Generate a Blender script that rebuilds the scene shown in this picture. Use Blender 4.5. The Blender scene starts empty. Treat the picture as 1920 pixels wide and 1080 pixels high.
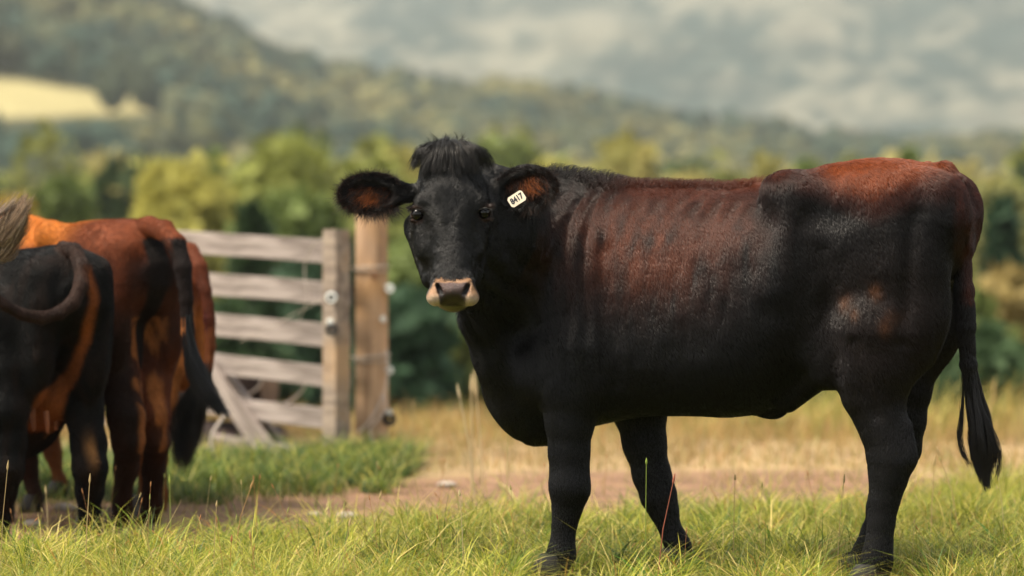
import bpy, math, random
import numpy as np
from mathutils import Vector, Matrix, Euler

# ------------------------------------------------------------------ camera, world, sun, exposure
scene = bpy.context.scene
COL = scene.collection
FPX = 5600.0            # focal length in photo pixels (105 mm on 36 mm, 1920 px wide)
CAMZ = 1.0
HOR = 505.0
cam_d = bpy.data.cameras.new('camera')
cam = bpy.data.objects.new('camera', cam_d)
COL.objects.link(cam)
cam.location = (0, 0, CAMZ)
cam.rotation_euler = (math.radians(90), 0, 0)
cam_d.lens = 105.0
cam_d.sensor_width = 36.0
cam_d.shift_y = -35.0 / 1920.0
cam_d.clip_start = 0.1
cam_d.clip_end = 20000
cam_d.dof.use_dof = True
cam_d.dof.focus_distance = 9.38
cam_d.dof.aperture_fstop = 1.9
scene.camera = cam

SUN_EL, SUN_AZ = 60.0, -110.0      # azimuth measured from +Y (view direction) towards +X
world = bpy.data.worlds.new('World')
scene.world = world
world.use_nodes = True
wn = world.node_tree.nodes
sky = wn.new('ShaderNodeTexSky')
sky.sky_type = 'NISHITA'
sky.sun_disc = False
sky.sun_elevation = math.radians(SUN_EL)
sky.sun_rotation = math.radians(SUN_AZ)
sky.air_density = 1.3
sky.dust_density = 4.0
sky.ozone_density = 1.0
wn['Background'].inputs['Strength'].default_value = 0.13
hs = wn.new('ShaderNodeHueSaturation')           # thin high cloud takes the blue out of the sky
hs.inputs['Saturation'].default_value = 0.35
world.node_tree.links.new(sky.outputs[0], hs.inputs['Color'])
wm = wn.new('ShaderNodeMix'); wm.data_type = 'RGBA'; wm.blend_type = 'MULTIPLY'
wm.inputs['Factor'].default_value = 1.0; wm.inputs['B'].default_value = (1.03, 1.0, .94, 1)
world.node_tree.links.new(hs.outputs[0], wm.inputs['A'])
world.node_tree.links.new(wm.outputs['Result'], wn['Background'].inputs['Color'])
sun_d = bpy.data.lights.new('sun', 'SUN')
sun_d.energy = 2.7
sun_d.angle = math.radians(16)
sun_d.color = (1.0, 0.88, 0.71)
sun = bpy.data.objects.new('sun', sun_d)
COL.objects.link(sun)
_el, _az = math.radians(SUN_EL), math.radians(SUN_AZ)
sdir = Vector((math.sin(_az) * math.cos(_el), math.cos(_az) * math.cos(_el), math.sin(_el)))
sun.rotation_euler = (-sdir).to_track_quat('-Z', 'Y').to_euler()

scene.view_settings.view_transform = 'Standard'
scene.view_settings.look = 'None'
scene.view_settings.exposure = 1.22
scene.view_settings.gamma = 1.0
scene.cycles.use_denoising = True
try:
    scene.cycles.denoiser = 'OPENIMAGEDENOISE'
except Exception:
    pass
scene.cycles.max_bounces = 5
scene.cycles.diffuse_bounces = 2
scene.cycles.glossy_bounces = 2
scene.cycles.transmission_bounces = 3
scene.cycles.transparent_max_bounces = 6
scene.cycles.volume_bounces = 0
scene.cycles.sample_clamp_indirect = 4.0

RNG = np.random.default_rng(7)
random.seed(7)

# ------------------------------------------------------------------ helpers
def srgb(r, g, b):
    def f(c):
        c /= 255.0
        return c / 12.92 if c <= 0.04045 else ((c + 0.055) / 1.055) ** 2.4
    return np.array([f(r), f(g), f(b)])

def at(px, py, Y):
    """a photo pixel at depth Y metres as a world point"""
    return np.array([(px - 960.0) / FPX * Y, Y, CAMZ - (py - HOR) / FPX * Y])

def tag(o, label=None, cat=None, group=None, kind=None):
    if label: o['label'] = label
    if cat: o['category'] = cat
    if group: o['group'] = group
    if kind: o['kind'] = kind
    return o

def empty(name, loc, rz=0.0):
    o = bpy.data.objects.new(name, None)
    COL.objects.link(o)
    o.location = loc
    o.rotation_euler = (0, 0, rz)
    o.empty_display_size = 0.2
    return o

def link(name, me, mat=None, parent=None):
    o = bpy.data.objects.new(name, me)
    COL.objects.link(o)
    if mat is not None:
        me.materials.append(mat)
    if parent is not None:
        o.parent = parent
    return o

def np_mesh(name, co, faces_list, col=None, smooth=True):
    """co (n,3); faces_list: arrays (m,k) with possibly different k"""
    me = bpy.data.meshes.new(name)
    co = np.asarray(co, dtype=np.float32)
    me.vertices.add(len(co))
    me.vertices.foreach_set('co', co.ravel())
    loops, starts, totals, s = [], [], [], 0
    for f in faces_list:
        f = np.asarray(f, dtype=np.int32)
        if len(f) == 0: continue
        k = f.shape[1]
        loops.append(f.ravel())
        starts.append(s + np.arange(len(f), dtype=np.int32) * k)
        totals.append(np.full(len(f), k, dtype=np.int32))
        s += f.size
    loops = np.concatenate(loops).astype(np.int32)
    starts = np.concatenate(starts).astype(np.int32)
    totals = np.concatenate(totals)
    me.loops.add(len(loops))
    me.loops.foreach_set('vertex_index', loops)
    me.polygons.add(len(starts))
    me.polygons.foreach_set('loop_start', starts)
    me.polygons.foreach_set('use_smooth', np.full(len(starts), smooth))
    if col is not None:
        a = me.attributes.new('col', 'FLOAT_COLOR', 'POINT')
        c4 = np.ones((len(co), 4), dtype=np.float32)
        c4[:, :3] = col
        a.data.foreach_set('color', c4.ravel())
    me.update(calc_edges=True)
    me.validate()
    return me

def _hash(ix, iy, iz, seed):
    h = (ix * 374761393 + iy * 668265263 + iz * 2147483647 + seed * 1274126177) & 0xFFFFFFFF
    h = ((h ^ (h >> 13)) * 1274126177) & 0xFFFFFFFF
    h = ((h ^ (h >> 16)) * 2246822519) & 0xFFFFFFFF
    return ((h ^ (h >> 15)) & 0xFFFF) / 65535.0

def noise3(p, seed=0):
    p = np.asarray(p, dtype=np.float64)
    i = np.floor(p).astype(np.int64)
    f = p - i
    f = f * f * (3 - 2 * f)
    r = 0
    for dx in (0, 1):
        wx = f[..., 0] if dx else 1 - f[..., 0]
        for dy in (0, 1):
            wy = f[..., 1] if dy else 1 - f[..., 1]
            for dz in (0, 1):
                wz = f[..., 2] if dz else 1 - f[..., 2]
                r = r + wx * wy * wz * _hash(i[..., 0] + dx, i[..., 1] + dy, i[..., 2] + dz, seed)
    return r

def fbm(p, octs=4, seed=0):
    p = np.asarray(p, dtype=np.float64)
    a, s, r = 0.5, 0.0, 0.0
    for o in range(octs):
        r = r + a * noise3(p * (2 ** o), seed + o)
        s += a
        a *= 0.5
    return r / s

def sstep(a, b, x):
    t = np.clip((x - a) / (b - a), 0, 1)
    return t * t * (3 - 2 * t)

def lerp(a, b, t):
    return a + (b - a) * t

def mixc(a, b, t):
    return a * (1 - t[:, None]) + b * t[:, None]

# ------------------------------------------------------------------ materials
def new_mat(name):
    m = bpy.data.materials.new(name)
    m.use_nodes = True
    nt = m.node_tree
    b = nt.nodes['Principled BSDF']
    return m, nt, b

def attr_mat(name, rough=0.8, noise=0.0, nscale=20.0, bump=0.0, bscale=60.0, spec=0.5, sheen=0.0, trans=0.0, coat=0.0):
    """colour from the mesh's own 'col' attribute, broken up by procedural noise"""
    m, nt, b = new_mat(name)
    N, L = nt.nodes, nt.links
    a = N.new('ShaderNodeAttribute'); a.attribute_name = 'col'
    src = a.outputs['Color']
    if noise > 0:
        t = N.new('ShaderNodeTexNoise'); t.inputs['Scale'].default_value = nscale
        t.inputs['Detail'].default_value = 6
        tc = N.new('ShaderNodeTexCoord'); L.new(tc.outputs['Object'], t.inputs['Vector'])
        mr = N.new('ShaderNodeMapRange')
        mr.inputs['From Min'].default_value = 0.3; mr.inputs['From Max'].default_value = 0.7
        mr.inputs['To Min'].default_value = 1 - noise; mr.inputs['To Max'].default_value = 1 + noise
        L.new(t.outputs['Fac'], mr.inputs['Value'])
        mx = N.new('ShaderNodeMix'); mx.data_type = 'RGBA'; mx.blend_type = 'MULTIPLY'
        mx.inputs['Factor'].default_value = 1
        L.new(src, mx.inputs['A']); L.new(mr.outputs['Result'], mx.inputs['B'])
        src = mx.outputs['Result']
    L.new(src, b.inputs['Base Color'])
    b.inputs['Roughness'].default_value = rough
    b.inputs['Specular IOR Level'].default_value = spec
    if sheen: 
        b.inputs['Sheen Weight'].default_value = sheen
        b.inputs['Sheen Roughness'].default_value = 0.4
    if coat: b.inputs['Coat Weight'].default_value = coat
    if bump > 0:
        t2 = N.new('ShaderNodeTexNoise'); t2.inputs['Scale'].default_value = bscale
        t2.inputs['Detail'].default_value = 4
        tc2 = N.new('ShaderNodeTexCoord'); L.new(tc2.outputs['Object'], t2.inputs['Vector'])
        bp = N.new('ShaderNodeBump'); bp.inputs['Strength'].default_value = bump
        bp.inputs['Distance'].default_value = 0.01
        L.new(t2.outputs['Fac'], bp.inputs['Height']); L.new(bp.outputs['Normal'], b.inputs['Normal'])
    if trans > 0:
        out = N['Material Output']
        tr = N.new('ShaderNodeBsdfTranslucent'); L.new(src, tr.inputs['Color'])
        ms = N.new('ShaderNodeMixShader'); ms.inputs['Fac'].default_value = trans
        L.new(b.outputs[0], ms.inputs[1]); L.new(tr.outputs[0], ms.inputs[2])
        L.new(ms.outputs[0], out.inputs['Surface'])
    return m

def plain_mat(name, col, rough=0.6, spec=0.5, metal=0.0, noise=0.0, nscale=30.0, trans=0.0):
    m, nt, b = new_mat(name)
    N, L = nt.nodes, nt.links
    b.inputs['Roughness'].default_value = rough
    b.inputs['Specular IOR Level'].default_value = spec
    b.inputs['Metallic'].default_value = metal
    b.inputs['Transmission Weight'].default_value = trans
    if noise > 0:
        t = N.new('ShaderNodeTexNoise'); t.inputs['Scale'].default_value = nscale; t.inputs['Detail'].default_value = 5
        tc = N.new('ShaderNodeTexCoord'); L.new(tc.outputs['Object'], t.inputs['Vector'])
        r = N.new('ShaderNodeValToRGB')
        r.color_ramp.elements[0].position = 0.3; r.color_ramp.elements[1].position = 0.7
        r.color_ramp.elements[0].color = tuple(np.array(col) * (1 - noise)) + (1,)
        r.color_ramp.elements[1].color = tuple(np.minimum(np.array(col) * (1 + noise), 1)) + (1,)
        L.new(t.outputs['Fac'], r.inputs['Fac']); L.new(r.outputs['Color'], b.inputs['Base Color'])
    else:
        b.inputs['Base Color'].default_value = tuple(col) + (1,)
    return m

def wood_mat(name, base, dark, warm=None, scale=(3, 3, 3), knots=True):
    """weathered wood: grain streaks along local X, stains, knots"""
    m, nt, b = new_mat(name)
    N, L = nt.nodes, nt.links
    tc = N.new('ShaderNodeTexCoord')
    mp = N.new('ShaderNodeMapping'); mp.inputs['Scale'].default_value = scale
    L.new(tc.outputs['Object'], mp.inputs['Vector'])
    t = N.new('ShaderNodeTexNoise'); t.inputs['Scale'].default_value = 1.0; t.inputs['Detail'].default_value = 8
    t.inputs['Distortion'].default_value = 0.6
    L.new(mp.outputs[0], t.inputs['Vector'])
    r = N.new('ShaderNodeValToRGB')
    e = r.color_ramp.elements
    e[0].position = 0.32; e[0].color = tuple(dark) + (1,)
    e[1].position = 0.62; e[1].color = tuple(base) + (1,)
    L.new(t.outputs['Fac'], r.inputs['Fac'])
    src = r.outputs['Color']
    t2 = N.new('ShaderNodeTexNoise'); t2.inputs['Scale'].default_value = 2.6; t2.inputs['Detail'].default_value = 3
    L.new(tc.outputs['Object'], t2.inputs['Vector'])
    if warm is not None:
        r2 = N.new('ShaderNodeValToRGB')
        r2.color_ramp.elements[0].position = 0.5; r2.color_ramp.elements[0].color = (0, 0, 0, 1)
        r2.color_ramp.elements[1].position = 0.66; r2.color_ramp.elements[1].color = (1, 1, 1, 1)
        L.new(t2.outputs['Fac'], r2.inputs['Fac'])
        mx = N.new('ShaderNodeMix'); mx.data_type = 'RGBA'
        L.new(r2.outputs['Color'], mx.inputs['Factor'])
        L.new(src, mx.inputs['A']); mx.inputs['B'].default_value = tuple(warm) + (1,)
        src = mx.outputs['Result']
    L.new(src, b.inputs['Base Color'])
    b.inputs['Roughness'].default_value = 0.85
    b.inputs['Specular IOR Level'].default_value = 0.25
    bp = N.new('ShaderNodeBump'); bp.inputs['Strength'].default_value = 0.5; bp.inputs['Distance'].default_value = 0.01
    L.new(t.outputs['Fac'], bp.inputs['Height']); L.new(bp.outputs['Normal'], b.inputs['Normal'])
    return m

# ------------------------------------------------------------------ signed distance sculpting
class Field:
    def __init__(s, lo, hi, h):
        s.lo = np.array(lo, float); s.h = h
        s.n = np.ceil((np.array(hi) - s.lo) / h).astype(int) + 1
        s.d = np.full(s.n, 0.3, dtype=np.float32)
    def sl(s, lo, hi, m):
        a = np.clip(np.floor((np.array(lo) - m - s.lo) / s.h).astype(int), 0, s.n - 1)
        b = np.clip(np.ceil((np.array(hi) + m - s.lo) / s.h).astype(int) + 1, 1, s.n)
        ax = [(s.lo[i] + s.h * np.arange(a[i], b[i])).astype(np.float32) for i in range(3)]
        X, Y, Z = np.meshgrid(*ax, indexing='ij', sparse=True)
        return tuple(slice(a[i], b[i]) for i in range(3)), X, Y, Z
    def put(s, sl, d, k, sub=False):
        a = s.d[sl]
        if a.size == 0: return
        if sub:
            d = -d
            hh = np.maximum(k - np.abs(a - d), 0) / k
            s.d[sl] = np.maximum(a, d) + hh * hh * k * 0.25
        else:
            hh = np.maximum(k - np.abs(a - d), 0) / k
            s.d[sl] = np.minimum(a, d) - hh * hh * k * 0.25
    def ell(s, c, r, R=None, k=0.03, sub=False):
        """ellipsoid; R: rows are its axes"""
        c = np.array(c, float); r = np.array(r, float)
        if R is None: R = np.eye(3)
        R = np.array(R, float)
        ext = np.sqrt(((R * r[:, None]) ** 2).sum(0))
        sl, X, Y, Z = s.sl(c - ext, c + ext, k + 0.02)
        X, Y, Z = X - c[0], Y - c[1], Z - c[2]
        q = [R[i, 0] * X + R[i, 1] * Y + R[i, 2] * Z for i in range(3)]
        k0 = np.sqrt((q[0] / r[0]) ** 2 + (q[1] / r[1]) ** 2 + (q[2] / r[2]) ** 2)
        k1 = np.sqrt((q[0] / r[0] ** 2) ** 2 + (q[1] / r[1] ** 2) ** 2 + (q[2] / r[2] ** 2) ** 2) + 1e-6
        s.put(sl, (k0 * (k0 - 1) / k1).astype(np.float32), k, sub)
    def cone(s, a, b, ra, rb, flat=1.0, fdir=(0, 1, 0), k=0.03, sub=False):
        """tapered capsule; flat<1 thins it along fdir"""
        a = np.array(a, float); b = np.array(b, float)
        R = max(ra, rb)
        sl, X, Y, Z = s.sl(np.minimum(a, b) - R, np.maximum(a, b) + R, k + 0.02)
        f = np.array(fdir, float); f /= np.linalg.norm(f)
        ab = b - a
        X, Y, Z = X - a[0], Y - a[1], Z - a[2]
        g = 1.0 / flat - 1.0
        if g:
            dp = X * f[0] + Y * f[1] + Z * f[2]
            X = X + dp * f[0] * g; Y = Y + dp * f[1] * g; Z = Z + dp * f[2] * g
            ab = ab + f * (ab @ f) * g
        t = np.clip((X * ab[0] + Y * ab[1] + Z * ab[2]) / (ab @ ab + 1e-9), 0, 1)
        d = np.sqrt((X - t * ab[0]) ** 2 + (Y - t * ab[1]) ** 2 + (Z - t * ab[2]) ** 2) - (ra + (rb - ra) * t)
        s.put(sl, (d * (0.5 + 0.5 * flat)).astype(np.float32), k, sub)
    def chain(s, pts, k=0.03, flat=1.0, fdir=(0, 1, 0)):
        for (p, r), (q, r2) in zip(pts[:-1], pts[1:]):
            s.cone(p, q, r, r2, flat, fdir, k)
    def loft(s, prof, k=0.03, pw=2.3):
        """prof rows: u, ztop, zbot, halfwidth, height fraction of the widest point"""
        P = np.array(sorted(prof, key=lambda q: q[0]), float)
        lo = (P[0, 0], -P[:, 3].max(), P[:, 2].min()); hi = (P[-1, 0], P[:, 3].max(), P[:, 1].max())
        sl, X, Y, Z = s.sl(lo, hi, 0.04)
        u = X.ravel()
        def cub(col):
            x, y = P[:, 0], P[:, col]
            m = np.gradient(y, x)
            i = np.clip(np.searchsorted(x, u) - 1, 0, len(x) - 2)
            h = x[i + 1] - x[i]; t = np.clip((u - x[i]) / h, 0, 1)
            return ((2*t**3-3*t**2+1)*y[i] + (t**3-2*t**2+t)*h*m[i] + (-2*t**3+3*t**2)*y[i+1] + (t**3-t**2)*h*m[i+1])
        zt, zb, w, fr = [cub(c).astype(np.float32)[:, None, None] for c in (1, 2, 3, 4)]
        zc = zb + (zt - zb) * fr
        dz = Z - zc
        hh = np.where(dz > 0, zt - zc, zc - zb)
        rho = (np.abs(Y / w) ** pw + np.abs(dz / hh) ** pw) ** (1 / pw)
        d = (rho - 1) * np.minimum(w, hh) * 0.8
        e = np.maximum(P[0, 0] - X, X - P[-1, 0])
        d = np.where(e > 0, np.sqrt(np.maximum(d, 0) ** 2 + e ** 2), d)
        s.put(sl, d.astype(np.float32), k)
    def mesh(s):
        d = s.d
        ins = d < 0
        nx, ny, nz = d.shape
        c = np.zeros((nx - 1, ny - 1, nz - 1), dtype=np.uint8)
        for dx in (0, 1):
            for dy in (0, 1):
                for dz in (0, 1):
                    c += ins[dx:nx - 1 + dx, dy:ny - 1 + dy, dz:nz - 1 + dz]
        act = (c > 0) & (c < 8)
        I = np.argwhere(act)
        ids = np.full(act.shape, -1, dtype=np.int32)
        ids[act] = np.arange(len(I))
        acc = np.zeros((len(I), 3)); cnt = np.zeros(len(I))
        corners = [(x, y, z) for x in (0, 1) for y in (0, 1) for z in (0, 1)]
        val = {q: d[I[:, 0] + q[0], I[:, 1] + q[1], I[:, 2] + q[2]].astype(float) for q in corners}
        for q in corners:
            for ax in range(3):
                if q[ax] == 0:
                    q2 = list(q); q2[ax] = 1; q2 = tuple(q2)
                    a, b = val[q], val[q2]
                    cr = (a < 0) != (b < 0)
                    t = np.where(cr, a / np.where(cr, a - b, 1), 0)
                    p = np.tile(np.array(q, float), (len(I), 1)); p[:, ax] = t
                    acc += p * cr[:, None]; cnt += cr
        V = s.lo + s.h * (I + acc / cnt[:, None])
        F = []
        for ax in range(3):
            o1, o2 = [(1, 2), (2, 0), (0, 1)][ax]
            sa = [slice(None)] * 3; sb = [slice(None)] * 3
            sa[ax] = slice(0, -1); sb[ax] = slice(1, None)
            A, B = ins[tuple(sa)], ins[tuple(sb)]
            E = np.argwhere(A != B)
            E = E[(E[:, o1] > 0) & (E[:, o2] > 0) & (E[:, o1] < d.shape[o1] - 1) & (E[:, o2] < d.shape[o2] - 1)]
            fl = A[E[:, 0], E[:, 1], E[:, 2]]
            def idx(a1, a2):
                q = E.copy(); q[:, o1] -= a1; q[:, o2] -= a2
                return ids[q[:, 0], q[:, 1], q[:, 2]]
            f = np.stack([idx(1, 1), idx(0, 1), idx(0, 0), idx(1, 0)], 1)
            f[~fl] = f[~fl][:, ::-1]
            F.append(f)
        return V, np.concatenate(F)

def vnormals(V, F):
    n = np.cross(V[F[:, 2]] - V[F[:, 0]], V[F[:, 3]] - V[F[:, 1]])
    N = np.zeros_like(V)
    for i in range(4):
        for a in range(3):
            N[:, a] += np.bincount(F[:, i], n[:, a], len(V))
    return N / (np.linalg.norm(N, axis=1)[:, None] + 1e-12)

def smooth_mesh(V, F, it=1, w=0.5):
    for _ in range(it):
        S = np.zeros_like(V); C = np.zeros(len(V))
        for i in range(4):
            a, b = F[:, i], F[:, (i + 1) % 4]
            for x in range(3):
                S[:, x] += np.bincount(a, V[b, x], len(V)) + np.bincount(b, V[a, x], len(V))
            C += np.bincount(a, minlength=len(V)) + np.bincount(b, minlength=len(V))
        V = V * (1 - w) + S / C[:, None] * w
    return V

# ------------------------------------------------------------------ hair
def hair_mat(name, rough=0.45, spec=0.5, gain=1.0):
    m, nt, b = new_mat(name)
    N, L = nt.nodes, nt.links
    a = N.new('ShaderNodeAttribute'); a.attribute_name = 'col'
    L.new(a.outputs['Color'], b.inputs['Base Color'])
    b.inputs['Roughness'].default_value = rough
    b.inputs['Specular IOR Level'].default_value = spec
    return m

def hair_object(name, P, radius, col, mat, parent):
    """P (n, m, 3) strands; radius (n, m); col (n,3)"""
    n, m, _ = P.shape
    hc = bpy.data.hair_curves.new(name)
    hc.add_curves([m] * n)
    hc.attributes['position'].data.foreach_set('vector', P.astype(np.float32).ravel())
    ra = hc.attributes.get('radius') or hc.attributes.new('radius', 'FLOAT', 'POINT')
    ra.data.foreach_set('value', radius.astype(np.float32).ravel())
    ca = hc.attributes.new('col', 'FLOAT_COLOR', 'CURVE')
    c4 = np.ones((n, 4), dtype=np.float32); c4[:, :3] = col
    ca.data.foreach_set('color', c4.ravel())
    hc.materials.append(mat)
    o = bpy.data.objects.new(name, hc)
    COL.objects.link(o)
    o.parent = parent
    return o

def sample_surface(V, F, N, n, weight, rng):
    a = 0.5 * np.linalg.norm(np.cross(V[F[:, 2]] - V[F[:, 0]], V[F[:, 3]] - V[F[:, 1]]), axis=1)
    w = a * weight[F].mean(1)
    f = rng.choice(len(F), n, p=w / w.sum())
    s, t = rng.random(n)[:, None], rng.random(n)[:, None]
    q = F[f]
    def bl(A):
        return (A[q[:, 0]] * (1 - s) + A[q[:, 1]] * s) * (1 - t) + (A[q[:, 3]] * (1 - s) + A[q[:, 2]] * s) * t
    nn = bl(N); nn /= np.linalg.norm(nn, axis=1)[:, None] + 1e-9
    return bl(V), nn, f

def coat(name, V, F, N, n, weight, flow, length, colf, mat, parent, rng, r0=0.0007, lift=0.28, wild=0.18):
    p, nn, f = sample_surface(V, F, N, n, weight, rng)
    d = flow(p, nn)
    wl = wild(p) if callable(wild) else wild
    d = d + wl * rng.normal(size=d.shape)
    d = d - nn * (d * nn).sum(1)[:, None]
    d /= np.linalg.norm(d, axis=1)[:, None] + 1e-9
    L = length(p, nn)
    lf = lift * (0.6 + 0.8 * rng.random(n))
    m = 4
    t = np.linspace(0, 1, m)
    up = (lf[:, None] * np.sin(t[None] * 2.0))            # rises, then lies down
    P = p[:, None, :] + L[:, None, None] * (d[:, None, :] * t[None, :, None] + nn[:, None, :] * up[:, :, None]) - nn[:, None, :] * 0.001
    R = r0 * (1 - 0.8 * t)[None, :] * (0.7 + 0.6 * rng.random(n))[:, None]
    c = colf(p, nn)
    c = c * (0.65 + 0.7 * rng.random(n))[:, None]
    return hair_object(name, P, R, c, mat, parent)
# ================================================================== the land
RID = [(-900, -420), (-200, -180), (150, -70), (300, -8), (400, 38), (500, 92), (640, 132), (800, 160), (950, 165), (1100, 188), (1250, 225), (1400, 238), (1500, 252), (1620, 270), (1720, 276), (1920, 262), (2300, 240), (3200, 230)]
RX = np.array([r[0] for r in RID], float); RY = np.array([r[1] for r in RID], float)
YR = 1150.0
def land_z(X, Y):
    X = np.asarray(X, float); Y = np.asarray(Y, float)
    Ys = np.maximum(Y, 1.0)
    px = 960 + FPX * X / Ys
    ridge = 1 + (HOR - 42 - np.interp(px, RX, RY)) / FPX * YR
    near = .02 * (noise3(np.stack([X * .6, Y * .6, X * 0], -1), 3) - .5)
    fall = -11.0 * sstep(19.5, 240, Y) - 2.4 * sstep(18.6, 36, Y)
    rise = (ridge + 15) * np.clip((Y - 330) / (YR - 330), 0, 1) ** 1.15
    past = -60 * sstep(YR, YR + 500, Y)
    big = (fbm(np.stack([X / 90, Y / 90, X * 0], -1), 3, 8) - .5) * 9 * sstep(200, 500, Y) * (1 - sstep(900, YR, Y))
    return near + fall + rise + past + big

def px_of(X, Y): return 960 + FPX * X / np.maximum(Y, .5)
def near_edge(px):      # far edge of the lush foreground grass
    return np.interp(px, [-300, 0, 400, 750, 1000, 1300, 1600, 1750, 1920, 2200], [10.5, 10.6, 10.9, 11.5, 11.9, 12.25, 12.5, 13.2, 14.1, 14.3])
def dirt_edge(px):      # far edge of the trodden track
    return np.interp(px, [-300, 0, 300, 600, 740, 900, 1600, 1750, 1900, 2300], [12.8, 12.9, 12.9, 13.4, 14.2, 14.6, 14.7, 14.2, 14.0, 14.0])
GREEN_SOIL = np.array([.060, .062, .018]); DIRT = np.array([.185, .108, .066]); DRY = np.array([.30, .21, .11])
TUFT = np.array([.06, .075, .02]); MEADOW = np.array([.38, .325, .15]); FLOOR = np.array([.060, .062, .026])
def land_col(X, Y):
    p = np.stack([X, Y, X * 0], -1)
    px = px_of(X, Y)
    n = fbm(p * 1.3, 4, 41) - .5
    c = np.tile(GREEN_SOIL, (len(X), 1))
    a = sstep(near_edge(px) - .25, near_edge(px) + .25, Y + n * 1.2)
    d = DIRT * (.80 + .5 * fbm(p * 5, 3, 12))[:, None]
    c = mixc(c, d, a)
    a = sstep(dirt_edge(px) - .2, dirt_edge(px) + .3, Y + n * 1.0)
    left = sstep(790, 730, px + n * 60)
    c = mixc(c, mixc(np.tile(DRY, (len(X), 1)) * (.8 + .4 * fbm(p * 2, 2, 14))[:, None], np.tile(TUFT, (len(X), 1)), left * (1 - sstep(16.2, 17.2, Y))), a)
    far = sstep(19.5, 22, Y)
    fl = FLOOR * (.6 + .8 * fbm(p / 30., 3, 19))[:, None]
    c = mixc(c, fl, far)
    z = land_z(X, Y)
    py = HOR - (z - CAMZ) / np.maximum(Y, 1) * FPX
    m = meadow_mask(px, py, Y)
    c = mixc(c, MEADOW * (.85 + .3 * fbm(p / 25., 3, 20))[:, None], m)
    return c
def meadow_mask(px, py, Y):
    """the mown yellow meadow on the left hillside"""
    up = np.interp(px, [-400, 0, 150, 300, 345], [128, 148, 168, 186, 200]); lo = np.interp(px, [-400, 0, 300, 345], [226, 220, 212, 202])
    return sstep(-4, 3, py - up) * sstep(-4, 3, lo - py) * sstep(360, 325, px) * (Y > 300) * (Y < YR)

nr, ncol = 420, 260
ys = np.concatenate([np.linspace(-14, 8, 12)[:-1], np.geomspace(8, 1900, nr)])
ts = np.linspace(-.75, .75, ncol)
YY, TT = np.meshgrid(ys, ts, indexing='ij')
XX = TT * (YY + 18)
X_, Y_ = XX.ravel(), YY.ravel()
co = np.stack([X_, Y_, land_z(X_, Y_)], 1)
idx = np.arange(len(co)).reshape(len(ys), ncol)
Fg = np.stack([idx[:-1, :-1], idx[:-1, 1:], idx[1:, 1:], idx[1:, :-1]], -1).reshape(-1, 4)
gm = attr_mat('ground', rough=.95, noise=.38, nscale=7, bump=1.0, bscale=22, spec=.15)
ground = link('ground', np_mesh('ground', co, [Fg], land_col(X_, Y_)), gm)
tag(ground, kind='structure')

# far mountain side, closing the view
ys2 = np.geomspace(1900, 5400, 170); ts2 = np.linspace(-.6, .6, 240)
YY, TT = np.meshgrid(ys2, ts2, indexing='ij')
X_, Y_ = (TT * YY).ravel(), YY.ravel()
base = -60 + 770 * np.clip((Y_ - 2100) / 3300, 0, 1) ** 1.0
p3 = np.stack([X_ / 420, Y_ / 420, X_ * 0], -1)
z = base + (fbm(p3, 4, 61) - .5) * 170 * sstep(1900, 2600, Y_)
co = np.stack([X_, Y_, z], 1)
idx = np.arange(len(co)).reshape(len(ys2), len(ts2))
Fg = np.stack([idx[:-1, :-1], idx[:-1, 1:], idx[1:, 1:], idx[1:, :-1]], -1).reshape(-1, 4)
tpx = px_of(X_, Y_); tpy = HOR - (z - 1) / Y_ * FPX
n1 = fbm(np.stack([tpx / 190., tpy / 75., tpx * 0], -1), 5, 71)
n2 = fbm(np.stack([tpx / 60., tpy / 30., tpx * 0], -1), 4, 72)
FOR = np.array([.006, .028, .026]); CLR = np.array([.25, .23, .165])
k = sstep(.43, .60, n1 * .75 + n2 * .25 + .05 * np.sin(tpx / 330.) - .06 * sstep(1300, 1920, tpx) * sstep(160, 60, tpy))
n3 = fbm(np.stack([tpx / 9., tpy / 16., tpx * 0], -1), 3, 73)
k = np.clip(k * .8 + (n3 - .5) * 2.2, 0, 1)
mc = mixc(np.tile(FOR, (len(X_), 1)), np.tile(CLR, (len(X_), 1)), k * .8)
mm = attr_mat('mountain', rough=1, noise=.25, nscale=.02, spec=0)
far_m = link('mountain', np_mesh('mountain', co, [Fg], mc), mm)
tag(far_m, kind='structure')

# ------------------------------------------------------------------ foliage
leaf_m = attr_mat('leaves', rough=.7, spec=.2, trans=.30)
bark_m = plain_mat('bark', (.055, .042, .032), rough=.95, noise=.4, nscale=6)
def leaf_quads(P, size, rng, asp=.7):
    n = len(P)
    a = rng.normal(size=(n, 3)); a /= np.linalg.norm(a, axis=1)[:, None]
    b = rng.normal(size=(n, 3)); b -= a * (a * b).sum(1)[:, None]; b /= np.linalg.norm(b, axis=1)[:, None]
    s = (size * (.6 + .8 * rng.random(n)))[:, None]
    co = np.stack([P - a * s - b * s * asp * .2, P + b * s * asp, P + a * s + b * s * .1, P - b * s * asp], 1).reshape(-1, 3)
    return co, np.arange(n * 4).reshape(n, 4)
def tube(path, rad, n=7):
    path = np.array(path, float); out = []
    for i, p in enumerate(path):
        d = path[min(i + 1, len(path) - 1)] - path[max(i - 1, 0)]; d /= np.linalg.norm(d) + 1e-9
        e = np.cross(d, [0.3, 1, .1]); e /= np.linalg.norm(e); g = np.cross(d, e)
        a = np.linspace(0, 2 * math.pi, n, endpoint=False)
        out.append(p + rad[i] * (np.cos(a)[:, None] * e + np.sin(a)[:, None] * g))
    co = np.concatenate(out); idx = np.arange(len(co)).reshape(-1, n)
    F_ = np.stack([idx[:-1], np.roll(idx, -1, 1)[:-1], np.roll(idx, -1, 1)[1:], idx[1:]], -1).reshape(-1, 4)
    return co, F_
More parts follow.
